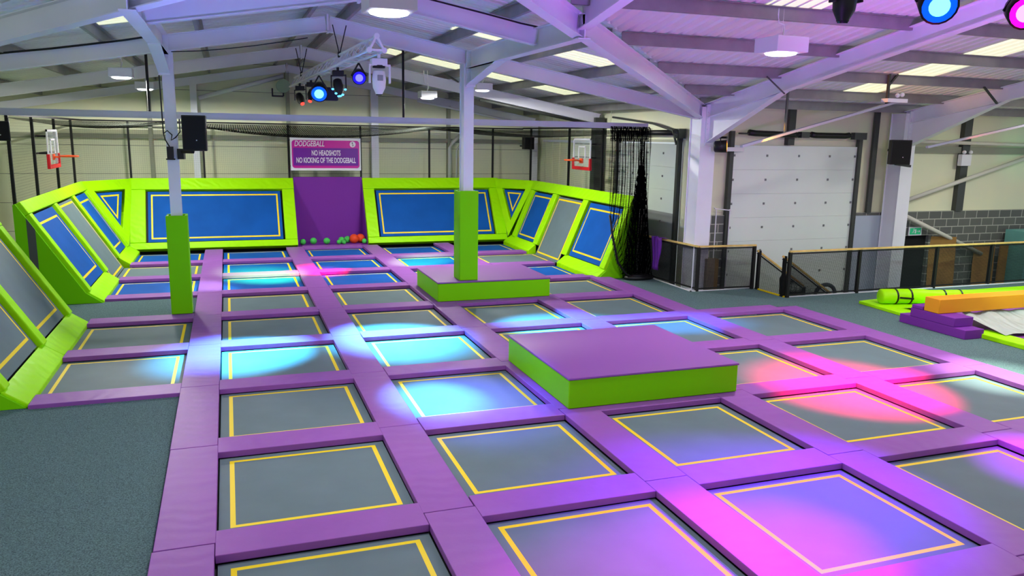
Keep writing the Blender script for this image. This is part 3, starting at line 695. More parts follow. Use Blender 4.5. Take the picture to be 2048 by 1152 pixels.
def sag(x, y):
    f = 0
    for x0, x1, d in ((-4.2, -1.2, .20), (-1.2, 5.2, .34), (5.2, 10.2, .24)):
        if x0 <= x <= x1: f = d*math.sin(math.pi*(x-x0)/(x1-x0))**.8
    return 3.9-f*math.sin(math.pi*min(1, (y-18.5)/9.1+.28))
gx = [-4.19+14.4*i/nx for i in range(nx+1)]; gy = [18.6+9.0*j/ny for j in range(ny+1)]
for i in range(nx):
    for j in range(ny):
        b.quad([(gx[i], gy[j], sag(gx[i], gy[j])), (gx[i+1], gy[j], sag(gx[i+1], gy[j])), (gx[i+1], gy[j+1], sag(gx[i+1], gy[j+1])), (gx[i], gy[j+1], sag(gx[i], gy[j+1]))])
tag(b.build('ceiling_net', NETT, smooth=True), 'sagging black ceiling net over the dodgeball court', 'net')
# gathered net curtain at the right end
CURT = net_mat('gathered_net', (8, 9, 10), .035, .26, axes='XZ'); CURT2 = net_mat('gathered_net_dense', (6, 7, 8), .025, .5, base=0, axes='XZ')
t = thing('net_curtain', (9.9, 18.35, .03), 'gathered black net curtain hanging to the floor at the right end of the net beam', 'curtain')
def curtain(m_, name, x0t, x1t, x0b, x1b, zt, zbm, amp, nf, yc, prof=1.0):
    b = MB(); NX, NZ = 90, 24; P = []
    for j in range(NZ+1):
        f = j/NZ; z = zt+(zbm-zt)*f; a = x0t+(x0b-x0t)*(f**prof); c = x1t+(x1b-x1t)*(f**prof)
        P.append([(a+(c-a)*i/NX, yc+amp*math.sin(nf*i/NX*2*math.pi+1.5*math.sin(f*3))*(1-.4*f)+.02*math.sin(9*f+i), z) for i in range(NX+1)])
    for j in range(NZ):
        for i in range(NX): b.quad([P[j][i], P[j][i+1], P[j+1][i+1], P[j+1][i]])
    return b.build(name, m_, t, smooth=True)
curtain(CURT, 'net_sheet', 9.2, 10.35, 9.62, 10.45, 3.95, .15, .07, 9, 18.42, 4.0)
curtain(CURT2, 'net_gather', 10.03, 10.1, 9.66, 10.55, 3.0, .06, .09, 7, 18.38, .9)
curtain(CURT2, 'net_bundle', 10.0, 10.09, 9.95, 10.2, 3.95, 1.9, .04, 2, 18.33)
curtain(CURT2, 'net_heading', 9.2, 10.3, 9.2, 10.3, 3.98, 3.6, .06, 12, 18.45)
b = MB(); b.tube([(9.15, 18.25, 1.75), (9.28, 18.25, 1.1), (9.45, 18.27, .5), (9.75, 18.3, .15), (10.1, 18.3, .07)], .03, 8); b.build('hem_rope', BLK, t, smooth=True)
b = MB(); b.tube([(10.1+.38*math.cos(a/12*2*math.pi), 18.3+.17*math.sin(a/12*2*math.pi), .085) for a in range(13)], .055, 10, cap=False); b.tube([(10.1+.2*math.cos(a/12*2*math.pi), 18.3+.09*math.sin(a/12*2*math.pi), .11) for a in range(13)], .07, 8, cap=False)
b.build('floor_coil', BLK, t, smooth=True)
# purple cloth over the fence
b = MB(); NX = 14
for j in range(10):
    for i in range(NX):
        def pt(i, j):
            z = 1.19-j*.085; w = .30-.012*j; x = 10.42+.03*math.sin(i*1.3+j*.5); yy = 17.95+(i/NX-.5)*w*1.6
            return (x-.04, yy, z+.01*math.sin(i*2))
        b.quad([pt(i, j), pt(i+1, j), pt(i+1, j+1), pt(i, j+1)])
for i in range(NX):
    b.quad([(10.42, 17.95+(i/NX-.5)*.48, 1.2), (10.42, 17.95+((i+1)/NX-.5)*.48, 1.2), (10.56, 17.95+((i+1)/NX-.5)*.48, 1.17), (10.56, 17.95+(i/NX-.5)*.48, 1.17)])
o = b.build('cloth', FABRIC_P, smooth=True); sm = o.modifiers.new('thick', 'SOLIDIFY'); sm.thickness = .012; tag(o, 'crumpled purple cloth hung over the fence rail beside the black net', 'cloth')

# ================================================================ BASKETBALL HOOPS
def hoop(x, s, yc, label):
    t = thing('basketball_hoop', (x, yc, 2.75), label, 'basketball hoop', 'basketball hoops')
    W_, z0, z1 = .62, 2.80, 3.66
    b = MB()
    for y0, y1, a, c in ((yc-W_, yc-W_+.05, z0+.26, z1), (yc+W_-.05, yc+W_, z0+.26, z1), (yc-W_, yc+W_, z1-.05, z1)): b.box(x-.015, x+.015, y0, y1, a, c)
    for y0, y1, a, c in ((yc-.25, yc-.21, 3.08, 3.42), (yc+.21, yc+.25, 3.08, 3.42), (yc-.25, yc+.25, 3.40, 3.44)): b.box(x-.012, x+.012, y0, y1, a, c)
    bf_ = b.build('backboard_frame', WHITE, t)
    g = MB(); g.box(x-.004, x+.004, yc-W_+.05, yc+W_-.05, z0+.03, z1-.05); g.build('backboard_glass', mat('clear_acrylic', (225, 235, 232), .08, alpha=.16), t).parent = bf_
    r = MB(); r.box(x-.035, x+.035, yc-W_-.02, yc+W_+.02, z0-.07, z0+.02); r.box(x-.035, x+.035, yc-W_-.02, yc-W_+.06, z0+.02, z0+.28); r.box(x-.035, x+.035, yc+W_-.06, yc+W_+.02, z0+.02, z0+.28); r.build('edge_pad', RED, t, bevel=.008).parent = bf_
    rr = .2; cx = x-s*(rr+.14); h = MB(); h.tube([(cx+rr*math.cos(a/20*2*math.pi), yc+rr*math.sin(a/20*2*math.pi), 3.02) for a in range(21)], .022, 8, cap=False); h.bar((x, yc, 3.0), (cx+s*rr, yc, 3.0), .12, .04); h.box(x-.02-(.02 if s > 0 else 0), x+.02, yc-.09, yc+.09, 2.93, 3.07); h.build('rim', ORANGE, t)
    k = MB()
    for zz_ in (3.1, 3.5): k.bar((x+s*.02, yc-.55, zz_), (x+s*.22, yc-.55, zz_), .04); k.bar((x+s*.02, yc+.55, zz_), (x+s*.22, yc+.55, zz_), .04)
    k.bar((x+s*.22, yc-.9, 3.1), (x+s*.22, yc+.9, 3.1), .04); k.bar((x+s*.22, yc-.9, 3.5), (x+s*.22, yc+.9, 3.5), .04); k.build('bracket', BLKM, t)
hoop(-4.02, -1, 22.3, 'small basketball hoop on the left side net facing right')
hoop(10.02, 1, 22.0, 'small basketball hoop on the right side net facing left')

# ================================================================ SPEAKERS
def speaker(c, w, d, h, rz, label, bracket=None):
    t = thing('loudspeaker', c, label, 'loudspeaker', 'black loudspeakers')
    b = MB(); b.prism([(-w/2, -d/2, -h/2), (w/2, -d/2, -h/2), (w*.36, d/2, -h/2), (-w*.36, d/2, -h/2)], (0, 0, h)); cb_ = b.build('cabinet', BLK, bevel=.012); cb_.parent = t
    g = MB(); g.box(-w*.44, w*.44, -d/2-.008, -d/2-.001, -h*.46, h*.46); o = g.build('grille', mat('speaker_grille', (12, 12, 14), .8, bump=.4, bscale=300)); o.parent = cb_
    l = MB(); l.sphere((w*.1, -d/2-.01, -h*.2), .012, 8, 6); o = l.build('badge', WHITE); o.parent = cb_
    t.rotation_euler.z = rz
    if bracket:
        k = MB()
        for p, q, ww in bracket: k.bar(p, q, ww)
        o = k.build('bracket', BLK); o.parent = t
    return t
speaker((-.54, 16.45, 3.64), .44, .34, .66, R_(-12), 'big black loudspeaker hung on the left column', [((-.1, .1, -.36), (-.42, .25, -.36), .05), ((-.1, .1, -.36), (-.1, .05, -.3), .05), ((-.36, .25, -.30), (-.36, .25, -.50), .12)])
speaker((10.15, 27.0, 3.45), .40, .3, .42, R_(10), 'small black loudspeaker near the back right corner', [((0, .1, -.1), (0, .5, -.1), .05)])
speaker((16.2, 16.1, 3.45), .50, .4, .62, R_(-25), 'black loudspeaker on the column right of the big door', [((0, .1, -.30), (.5, .45, -.36), .06), ((0, .1, .0), (-.1, .4, 0.05), .06)])
speaker((-4.2, 18.2, 3.62), .42, .3, .38, R_(10), 'black loudspeaker cut by the left picture edge')
# small box with looped cable on the left column
b = MB(); b.box(-1.09, -.97, 16.66, 16.74, 3.15, 3.38); b.box(-1.11, -.95, 16.65, 16.75, 3.13, 3.155)
b.tube([(-1.04, 16.7, 3.38), (-1.10, 16.68, 3.5), (-1.13, 16.7, 3.62), (-1.06, 16.68, 3.68), (-.98, 16.68, 3.6), (-1.0, 16.7, 3.5), (-.92, 16.66, 3.55), (-.83, 16.6, 3.66), (-.83, 16.6, 3.9)], .012, 6)
b.tube([(-1.13, 16.7, 3.62), (-1.14, 16.75, 4.2), (-1.15, 16.8, 4.8), (-1.13, 16.8, 5.05)], .012, 6)
tag(b.build('junction_box', BLK), 'small black box with looped cables on the left column', 'box')

# ================================================================ TRUSS AND STAGE LIGHTS
A = Vector((2.33, 13.15, 5.07)); B = Vector((1.72, 21.8, 4.92)); td = (B-A).normalized(); ts = td.cross(Vector((0, 0, 1))).normalized(); tu = ts.cross(td)
t = thing('lighting_truss', tuple(A), 'triangular aluminium lighting truss hung below the ridge', 'truss')
offs = [ts*-.12-tu*.07, ts*.12-tu*.07, tu*.15]; TL = (B-A).length
b = MB()
for q in offs: b.tube([A+q, B+q], .025, 10)
b.build('chord', ALU, t, smooth=True)
b = MB(); nb_ = 34
for k in range(nb_):
    s0, s1 = TL*k/nb_, TL*(k+1)/nb_
    for i in range(3):
        p, q = offs[i], offs[(i+1) % 3]
        if k % 2: p, q = q, p
        b.tube([A+td*s0+p, A+td*s1+q], .009, 6)
b.build('lacing', ALU, t)
b = MB()
for q in offs:
    b.tube([A+q-td*.04, A+q+td*.03], [.045, .045], 14)
for i in range(3): b.bar(A+offs[i]-td*.015, A+offs[(i+1) % 3]-td*.015, .035, .035)
b.build('end_plate', mat('white_casting', (250, 251, 255), .3), t, bevel=.004)
for s_, zt in ((2.9, 5.72), (TL-1.2, 5.7)):
    p = A+td*s_+offs[2]
    w = MB(); w.tube([p, (p.x-.12, p.y, zt)], .01, 6); w.tube([p, (p.x+.14, p.y, zt)], .01, 6); w.tube([p-Vector((0, 0, .05)), p+Vector((0, 0, .05))], .035, 8); w.build('sling', BLKM, t)
def lamp_mat(name, col, st): return mat(name, col, .3, emit=col, est=st)
def moving_head(pos, down, size, body, lens, label, lens_dir, glow=None):
    """clamp, base, yoke arms and a tapering head pointing along lens_dir"""
    t = thing('stage_light', pos, label, 'stage light', 'stage lights')
    P = Vector(pos); s = size; d = Vector(lens_dir).normalized(); sd = Vector((0, 1, 0)).cross(d)
    if sd.length < .1: sd = Vector((1, 0, 0))
    sd = (ts if abs(ts.dot(d)) < .8 else Vector((0, 1, 0)))
    sd = (sd-d*sd.dot(d)).normalized(); fd = sd.cross(d)
    b = MB(); b.bar(P+Vector((0, 0, .02)), P-Vector((0, 0, .06)), .05); b.obox(P-Vector((0, 0, .1*s*4)), (1, 0, 0), (0, 1, 0), (0, 0, 1), (-.32*s, .32*s), (-.24*s, .24*s), (-.02, .14*s+.04)); b.build('clamp_base', body, t, bevel=.01)
    H = P-Vector((0, 0, .1*s*4+.62*s))
    b = MB()
    for q in (-1, 1): b.hexa([H+sd*(q*.42*s)+x_ for x_ in (Vector((0, -.12*s, -.12*s)), Vector((.06*s, -.12*s, -.12*s)), Vector((.06*s, .12*s, -.12*s)), Vector((0, .12*s, -.12*s)), Vector((0, -.1*s, .62*s)), Vector((.06*s, -.1*s, .62*s)), Vector((.06*s, .1*s, .62*s)), Vector((0, .1*s, .62*s)))])
    b.obox(H, sd, Vector((0, 1, 0)) if abs(sd.y) < .8 else Vector((1, 0, 0)), (0, 0, 1), (-.42*s, .48*s), (-.1*s, .1*s), (.56*s, .64*s))
    b.build('yoke', body, t, bevel=.006)
    b = MB(); b.tube([H-d*.42*s, H-d*.36*s, H-d*.05*s, H+d*.30*s, H+d*.52*s, H+d*.56*s], [.15*s, .24*s, .29*s, .26*s, .15*s, .15*s], 18); hd_ = b.build('head', body, t, smooth=True)
    b = MB(); b.tube([H+d*.555*s, H+d*.60*s], [.14*s, .12*s], 18); l_ = b.build('lens', lens, t); l_.parent = hd_
    return t, H+d*.62*s
def par(pos, size, dirn, lens, label):
    t = thing('stage_light', pos, label, 'stage light', 'stage lights')
    P = Vector(pos); d = Vector(dirn).normalized(); H = P-Vector((0, 0, size*.9)); s = size
    b = MB(); b.tube([H-d*.5*s, H-d*.4*s, H+d*.5*s], [.3*s, .45*s, .5*s], 18); can_ = b.build('can', BLK, t, smooth=True)
    b = MB(); b.tube([H+d*.49*s, H+d*.507*s], [.44*s, .44*s], 18); b.build('lens_ring', RING[lens.name], t).parent = can_
    b = MB(); b.tube([H+d*.50*s, H+d*.52*s], [.27*s, .27*s], 18); b.build('lens', lens, t).parent = can_
    sd = d.cross(Vector((0, 0, 1))).normalized()
    b = MB()
    for q in (-1, 1): b.bar(P, H+sd*(q*.52*s), .02, .03)
    b.bar(H-sd*.52*s, H+sd*.52*s, .02); b.build('yoke', BLK, t)
    return t, H+d*.55*s
def on(s_, dz=-.1, side=0): p = A+td*s_; return (p.x+side, p.y, p.z+dz)
WB = mat('white_head_body', (240, 242, 246), .35)
LB = lamp_mat('lens_blue', (80, 80, 255), 4); LC = lamp_mat('lens_cyan', (90, 190, 255), 4); LR = lamp_mat('lens_red', (255, 40, 30), 6); LM = lamp_mat('lens_magenta', (255, 120, 245), 3.5); LD = mat('lens_dark', (30, 30, 40), .1); LY = lamp_mat('lens_amber', (255, 190, 20), 4); LI = lamp_mat('lens_ice', (80, 180, 255), 3)
RING = {'lens_blue': mat('ring_blue', (20, 10, 255), .3, emit=(20, 10, 255), est=1.6), 'lens_cyan': mat('ring_cyan', (0, 60, 255), .3, emit=(0, 70, 255), est=2.2), 'lens_magenta': mat('ring_magenta', (255, 0, 220), .3, emit=(255, 0, 220), est=1.6)}
camd = Vector((-.15, -1, -.25))
moving_head(on(.35, -.10, .12), 0, .40, WB, LD, 'white moving-head spotlight pointing straight down at the near end of the truss', (0, .05, -1))
wh_ = [o for o in COL.objects if o.get('label', '').startswith('white moving-head')][0]
q_ = on(.35, -.10, .12)
b = MB(); b.tube([(q_[0], q_[1], q_[2]-.17), (q_[0], q_[1], q_[2]-.21)], [.105, .105], 16); b.build('dark_collar', BLK, wh_)
b = MB(); b.box(q_[0]-.045, q_[0]+.045, q_[1]-.135, q_[1]-.105, q_[2]-.42, q_[2]-.33); b.build('label_plate', mat('plate_grey', (150, 152, 156), .4), wh_, bevel=.004)
p1, L1 = par(on(1.6, -.12, .07), .25, (-.1, -1, -.35), LB, 'small blue-glowing wash light next to the white spotlight')
p2, L2 = moving_head(on(3.1, -.08), 0, .34, BLK, LI, 'black moving head with icy blue side lights in the middle of the truss', (.1, -.25, -1))
for q in ((-.12, -.42), (.12, -.42), (-.06, -.5), (.07, -.52)):
    b = MB(); b.sphere((on(3.1)[0]+q[0], on(3.1)[1]-.12, on(3.1)[2]+q[1]+.03), .02, 8, 6, sc=(1.3, .6, 1)); o = b.build('side_light', LI); o.parent = p2; o.location = -p2.location
p3, L3 = par(on(4.7, -.1, -.08), .36, (-.15, -1, -.4), LC, 'large bright cyan-blue wash light on the truss')
b = MB(); b.box(on(4.9)[0]-.02, on(4.9)[0]+.36, on(4.9)[1], on(4.9)[1]+.2, on(4.9)[2]-.5, on(4.9)[2]-.22); o = b.build('ballast_case', mat('case_navy', (16, 22, 50), .5), bevel=.02); o.parent = p3; o.location = -p3.location
p4, L4 = moving_head(on(6.3, -.08, .02), 0, .32, BLK, LR, 'black moving head with a red glow, second from the far end of the truss', (-.3, -.6, -1))
p5, L5 = moving_head(on(7.5, -.08, -.05), 0, .34, BLK, LR, 'black moving head with a red lens at the far end of the truss', (.25, -.8, -.8))
# second truss nearer the camera, mostly above the frame
t = thing('lighting_truss', (7.5, 7.6, 5.55), 'lighting truss near the camera mostly above the picture', 'truss')
b = MB()
for q in ((0, -.12, -.07), (0, .12, -.07), (0, 0, .15)): b.tube([(1.0, 7.6+q[1], 5.80+q[2]), (13, 7.6+q[1], 5.80+q[2])], .025, 8)
b.build('chord', ALU, t)
p6, L6 = moving_head((6.56, 7.5, 5.73), 0, .46, BLK, LD, 'black moving head hanging at the top edge right of centre', (.05, .1, -1))
p7, L7 = par((7.87, 7.5, 5.69), .42, (-.8, -1.2, -.7), LC, 'bright blue stage light at the top edge')
p8, L8 = par((9.26, 7.5, 5.66), .40, (-.9, -1.1, -.45), LM, 'bright magenta stage light at the top right corner')
RING['lens_amber'] = mat('ring_amber', (255, 120, 0), .3, emit=(255, 110, 0), est=1.5)
p9, L9 = par((11.0, 16.3, 3.80), .30, (1, -.7, .05), LY, 'small black stage light with an amber glow on the corner column')
# beams of the stage lights onto the floor
CY = (.06, .55, 1.0); BL = (.06, .10, 1.0); MG = (1.0, .0, .80); PK = (1.0, .0, .38); TQ = (.22, 1.0, .13); WC = (.62, 1.0, .9); VI = (.35, .0, 1)
spot('beam', (2.15, 14.8, 4.0), (.1, 13.65, 0), CY, 19000, 33, 1.0, .06)
spot('beam', (2.1, 15.8, 4.0), (2.75, 13.9, 0), CY, 20000, 37, 1.0, .06)
spot('beam', (2.5, 13.2, 3.9), (2.6, 10.4, 0), (.12, .7, 1.0), 6500, 22, 1.0, .06)
spot('beam', (2.5, 13.2, 3.9), (3.1, 10.2, 0), BL, 4500, 32, 1.0, .06)
spot('beam', (2.5, 15.0, 4.0), (6.0, 14.2, 0), CY, 15000, 26, 1.0, .06)
spot('beam', (2.5, 14.6, 4.0), (8.3, 13.6, 0), (.03, .35, 1), 16000, 16, 1.0, .06)
spot('beam', (1.95, 18, 3.75), (.75, 21.3, 0), TQ, 14000, 28, 1.0, .06)
spot('beam', (1.95, 18, 3.75), (-.65, 19.8, 0), WC, 2500, 19, 1.0, .06)
spot('beam', (1.95, 18.2, 3.75), (5.2, 22.6, 0), TQ, 18000, 17, 1.0, .06)
spot('beam', (1.85, 19.5, 3.5), (2.15, 21.5, 0), (1, 0, .04), 34000, 26, .8, .05)
spot('beam', (9.1, 7.2, 4.4), (8.85, 9.1, 0), (1, 0, .10), 27000, 38, 1.0, .06)
spot('beam', (9.1, 7.2, 4.4), (3.9, 5.3, 0), MG, 8500, 26, 1.0, .06)
spot('beam', (8, 6.8, 4.5), (5.2, 6.3, 0), (.22, 0, 1), 5500, 48, 1.0, .06)
spot('beam', (8, 6.8, 4.5), (8.9, 6.0, 0), (.6, .0, 1), 5000, 26, 1.0, .06)
spot('beam', (11.0, 7.4, 4.8), (11.5, 8.9, 0), (.9, 1, .8), 4500, 26, 1.0, .06)
spot('beam', (11.0, 7.4, 4.8), (17.0, 14.2, 0), WC, 3500, 26, 1.0, .06)
# unseen spots added to tint the roof steel violet and orange
spot('roof_wash', (4.5, 6.5, 3.4), (6.0, 11.5, 6.0), (.42, .14, 1.0), 520, 95, 1.0, .1)
spot('roof_wash', (9.1, 7.0, 3.9), (12, 12, 5.6), (.50, .16, 1.0), 520, 110, 1.0, .1)
spot('roof_wash', (-.5, 9.5, 3.6), (.5, 13.5, 6.0), (.25, .26, 1.0), 260, 85, 1.0, .1)
spot('roof_wash', (17, 12, 2.5), (20, 15.8, 4.8), (1, .35, .12), 50, 50, 1.0, .1)
spot('laser', (1.6, 19.6, 4.25), (1.95, 22.0, 3.66), (.05, 1, .15), 260, 9, 1, .02)
spot('laser', (2.6, 19.2, 4.25), (3.2, 21.0, 3.75), (.05, 1, .15), 260, 11, 1, .02)
spot('laser', (2.2, 19.6, 4.25), (2.5, 22.0, 3.66), (1, .03, .03), 200, 7, 1, .02)
for a, c, r, lab in (((6.4, 28.16, 4.86), (10.6, 28.16, 4.13), .04, 'white conduit tube falling right behind the middle column'), ((-.8, 28.47, 4.75), (1.9, 28.47, 5.55), .07, 'cream diagonal brace under the back gable'), ((7.0, 22.65, 4.72), (10.6, 22.65, 4.1), .045, 'thin dark sloping tube on the right roof slope')):
    b = MB(); b.tube([a, c], r, 8); tag(b.build('brace_tube', STEEL if 'white' in lab or 'cream' in lab else DARKSTEEL, smooth=True), lab, 'pipe', 'roof tubes')
# ================================================================ HIGH BAY LAMPS
def high_bay(x, y, z, s, label, cable_to=None, watts=None, build=True, soft=1.0):
    t = thing('high_bay_lamp', (x, y, z), label, 'ceiling lamp', 'white high bay lamps')
    b = MB(); b.box(x-s/2, x+s/2, y-s/2, y+s/2, z, z+s*.4); hs_ = b.build('housing', WHITE, t, bevel=.008)
    b = MB(); b.tube([(x, y, z-.035), (x, y, z-.02), (x, y, z)], [s*.30, s*.40, s*.42], 24); b.build('lens', LENS, t, smooth=True).parent = hs_
    ct = cable_to or zroof(abs(x-2))-.2
    b = MB(); b.tube([(x, y, z+s*.4), (x+.03, y, z+s*.4+.1), (x+.02, y, z+s*.4+.2), (x-.08, y, z+s*.4+.22), (x-.1, y, (z+s*.4+ct)/2+.12), (x-.1, y, ct)], .012, 8)
    b.tube([(x, y, z+s*.4), (x, y, ct)], .006, 6); b.build('cable', WHITE, t, smooth=True)
    area('lamp_light', (x, y, z-.07), (s*.7 if 'outside' not in label else 1.6), (watts or BAY), (1.0, .985, .94), t)
    return t
high_bay(1.66, 8.6, 4.93, .50, 'nearest square high bay lamp at the top left of centre', 5.8, BAY*.7)
high_bay(8.25, 10.75, 5.03, .58, 'large white box lamp under the purple roof at the upper right', 5.7)
high_bay(-2.05, 19.2, 4.78, .46, 'round-glowing lamp left of the left column, the nearer of two', None, BAY*2.4)
high_bay(-1.99, 23.8, 4.76, .46, 'lamp left of the left column, the farther and smaller of two', None, BAY*5.0)
high_bay(5.24, 21.8, 4.68, .44, 'lamp hung left of the middle column', None, BAY*5.0)
high_bay(6.5, 20.8, 4.88, .44, 'lamp just right of the middle column top', None, BAY*3.8)
high_bay(13.5, 10.0, 5.1, .5, 'unseen fill lamp added over the airbag area outside the picture', 5.55, BAY*1.0)  # from here on the lamps are unseen, added as fill light
high_bay(-3.5, 5.5, 4.6, .5, 'unseen fill lamp added over the open carpet outside the picture', 5.1, BAY*.15)
high_bay(4.5, 3.0, 4.6, .5, 'unseen fill lamp added above the camera outside the picture', 5.05, BAY*.3)
high_bay(19, 12.5, 4.8, .5, 'unseen fill lamp added over the far right carpet outside the picture', 5.2, BAY*.85)
high_bay(12.0, 3.0, 4.6, .5, 'unseen fill lamp added right of the camera outside the picture', 5.05, BAY*.3)

# ================================================================ FENCE AND STAIRS
MESHP = net_mat('fence_mesh', (30, 33, 34), .02, .36, axes='XZ'); MESHY = net_mat('fence_mesh_side', (30, 33, 34), .02, .34, axes='YZ')
def fence(p0, p1, posts, label, m_, rail_h=1.10, ends=(True, True)):
    p0, p1 = Vector(p0), Vector(p1); t = thing('fence', tuple(p0), label, 'fence', 'black mesh fences with pine rails')
    d = (p1-p0).normalized(); L = (p1-p0).length
    for s_ in posts:
        b = MB(); p = p0+d*s_; b.box(p.x-.035, p.x+.035, p.y-.035, p.y+.035, p0.z, p0.z+rail_h-.02); b.build('post', BLKM, t)
    b = MB(); b.bar(p0+Vector((0, 0, rail_h)), p1+Vector((0, 0, rail_h)), .07, .045); b.build('handrail', WOOD, t, bevel=.01)
    b = MB(); b.bar(p0+Vector((0, 0, rail_h-.05)), p1+Vector((0, 0, rail_h-.05)), .03, .03); b.bar(p0+Vector((0, 0, .06)), p1+Vector((0, 0, .06)), .03, .03); b.build('rail', BLKM, t)
    b = MB(); b.quad([p0+Vector((0, 0, .06)), p1+Vector((0, 0, .06)), p1+Vector((0, 0, rail_h-.05)), p0+Vector((0, 0, rail_h-.05))]); b.build('mesh_panel', m_, t)
fence((12.36, 15.2, .03), (24, 15.32, .03), (0.02, 2.1, 4.6, 6.5, 9.2, 11.6), 'long black mesh fence with pine handrail along the deck edge at the right', MESHP)
fence((10.68, 16.44, .03), (12.27, 16.36, .03), (0.0, 1.55), 'short mesh fence left of the stairs', MESHP)
fence((10.42, 19.0, .03), (10.68, 16.44, .03), (0.3,), 'mesh fence running back from the fence corner beside the net curtain', MESHY)
# stair: treads going down to the right, sloping rails
t = thing('staircase', (12.3, 15.8, -1), 'staircase going down to the right behind the fence with sloping pine rails', 'stairs')
b = MB()
for k in range(6): b.box(12.4+k*.26, 12.4+(k+1)*.26, 15.3, 16.3, -1.0, .0-.17*(k+.5)+.0)
b.build('treads', mat('stair_grey', (95, 100, 100), .8), t)
b = MB(); b.box(12.36, 12.4, 15.3, 16.34, -.2, .045); b.build('nosing', YELLOW, t)
for y_, nm in ((16.33, 'a'), (15.36, 'b')):
    b = MB(); b.bar((12.3, y_, 1.0), (13.8, y_, .03), .06, .05); b.build('handrail', WOOD, t, bevel=.01)
    b = MB(); b.bar((12.3, y_, .93), (13.8, y_, -.04), .03, .03); b.bar((12.3, y_, .05), (13.8, y_, -.92), .03, .03); b.build('rail', BLKM, t)
    b = MB(); b.quad([(12.3, y_, .05), (13.8, y_, -.92), (13.8, y_, -.04), (12.3, y_, .93)]); b.build('mesh_panel', MESHP, t)
    b = MB(); b.box(12.33, 12.4, y_-.035, y_+.035, .03, 1.0); b.build('post', BLKM, t); b = MB(); b.box(13.77, 13.84, y_-.035, y_+.035, -1, .0); b.build('post', BLKM, t)

# ================================================================ THINGS BY THE WALLS
b = MB(); b.prism([(18.8, 17.12, -1), (19.45, 16.8, -1), (19.5, 16.83, -1), (18.85, 17.15, -1)], (.0, .1, 2.08)); tag(b.build('plywood_sheet', PLY), 'leaning plywood sheet beside the dark doorway', 'board', 'plywood sheets')
b = MB(); b.prism([(20.35, 17.0, -1), (20.95, 16.8, -1), (21.0, 16.84, -1), (20.4, 17.04, -1)], (.05, .1, 1.8)); tag(b.build('plywood_sheet', PLY), 'darker plywood sheet against the block wall', 'board', 'plywood sheets')
b = MB(); b.box(21.05, 21.35, 16.75, 16.8, -1, .82); tag(b.build('plywood_sheet', PLY), 'narrow upright board left of the teal cabinet', 'board', 'plywood sheets')
t = thing('cabinet', (22.2, 16.7, -1), 'teal metal cabinet at the right picture edge behind the fence', 'cabinet')
b = MB(); b.box(21.45, 23.2, 16.3, 17.0, -1, 1.25); b.build('body', TEAL, t, bevel=.01)
b = MB(); b.box(21.9, 22.15, 16.28, 16.3, .5, .75); b.build('notice', mat('cream_label', (200, 190, 150), .6), t)
b = MB(); b.box(22.35, 22.37, 16.29, 16.3, -.9, 1.2); b.build('door_gap', BLK, t)
b = MB(); b.box(22.2, 22.26, 16.26, 16.3, .1, .3); b.build('handle', BLK, t)
b = MB(); b.box(11.32, 11.62, 16.95, 17.15, -1, .72); tag(b.build('plywood_sheet', mat('oak_board', (150, 120, 70), .6, noise=.1)), 'brown upright board behind the short fence', 'board', 'plywood sheets')
b = MB(); b.box(10.98, 11.2, 16.5, 16.9, -1, .8); tag(b.build('carton', mat('cardboard', (150, 135, 115), .8)), 'cardboard carton at the foot of the corner column', 'box')
# wall ladder
b = MB(); b.tube([(11.55, 17.1, -1), (11.55, 17.1, 1.95), (11.55, 17.2, 2.0)], .015, 8); b.tube([(11.95, 17.1, -1), (11.95, 17.1, 1.95), (11.95, 17.2, 2.0)], .015, 8); b.tube([(11.5, 17.1, 1.98), (11.98, 17.1, 1.93)], .015, 8)
tag(b.build('grab_rail', WHITE), 'thin white pipe frame between the corner column and the big door', 'pipe')
# escape sign
t = thing('exit_sign', (18.15, 17.16, 1.1), 'small green running-man escape sign above the dark doorway', 'sign')
b = MB(); b.box(17.93, 18.4, 17.14, 17.17, 1.13, 1.37); b.build('board', WHITE, t)
b = MB(); b.box(17.97, 18.36, 17.132, 17.139, 1.16, 1.34); b.build('green_field', mat('exit_green', (40, 175, 120), .4, emit=(30, 170, 110), est=.25), t)
b = MB(); b.sphere((18.10, 17.128, 1.31), .016, 8, 6, sc=(1, .2, 1)); b.bar((18.1, 17.128, 1.29), (18.08, 17.128, 1.24), .022, .008); b.bar((18.08, 17.128, 1.24), (18.12, 17.128, 1.2), .012, .008); b.bar((18.08, 17.128, 1.24), (18.04, 17.128, 1.2), .012, .008); b.bar((18.1, 17.128, 1.28), (18.14, 17.128, 1.27), .01, .008)
b.bar((18.2, 17.128, 1.25), (18.32, 17.128, 1.25), .016, .008); b.prism([(18.29, 17.126, 1.285), (18.33, 17.126, 1.25), (18.29, 17.126, 1.215)], (0, .006, 0)); b.box(18.15, 18.18, 17.126, 17.131, 1.19, 1.31)
b.build('pictogram', SW, t)
# tube bracing on the wing wall
for a, c, r, lab in (((17.3, 17.0, 1.82), (20.6, 17.0, .55), .06, 'white brace tube sloping down to the right past the escape sign'), ((17.3, 17.0, 2.06), (22.9, 17.0, 3.60), .06, 'white brace tube rising to the right on the side wing wall'), ((17.3, 17.0, 3.74), (24, 17.0, 3.66), .05, 'white horizontal tube high on the side wing wall')):
    b = MB(); b.tube([a, c], r, 12); tag(b.build('brace_tube', mat('cream_tube', (205, 205, 190), .45), smooth=True), lab, 'pipe', 'brace tubes')
m = MB(); m.box(19.58, 19.85, 17.15, 17.3, 1.8, 4.5); tag(m.build('wall_post', DARKSTEEL), 'dark post on the side wing wall with the white emergency light', 'column', 'wall posts')
m = MB(); m.box(13.6, 13.8, 17.15, 17.3, 3.58, 4.5); tag(m.build('wall_post', DARKSTEEL), 'short dark post above the middle of the big door', 'column', 'wall posts')
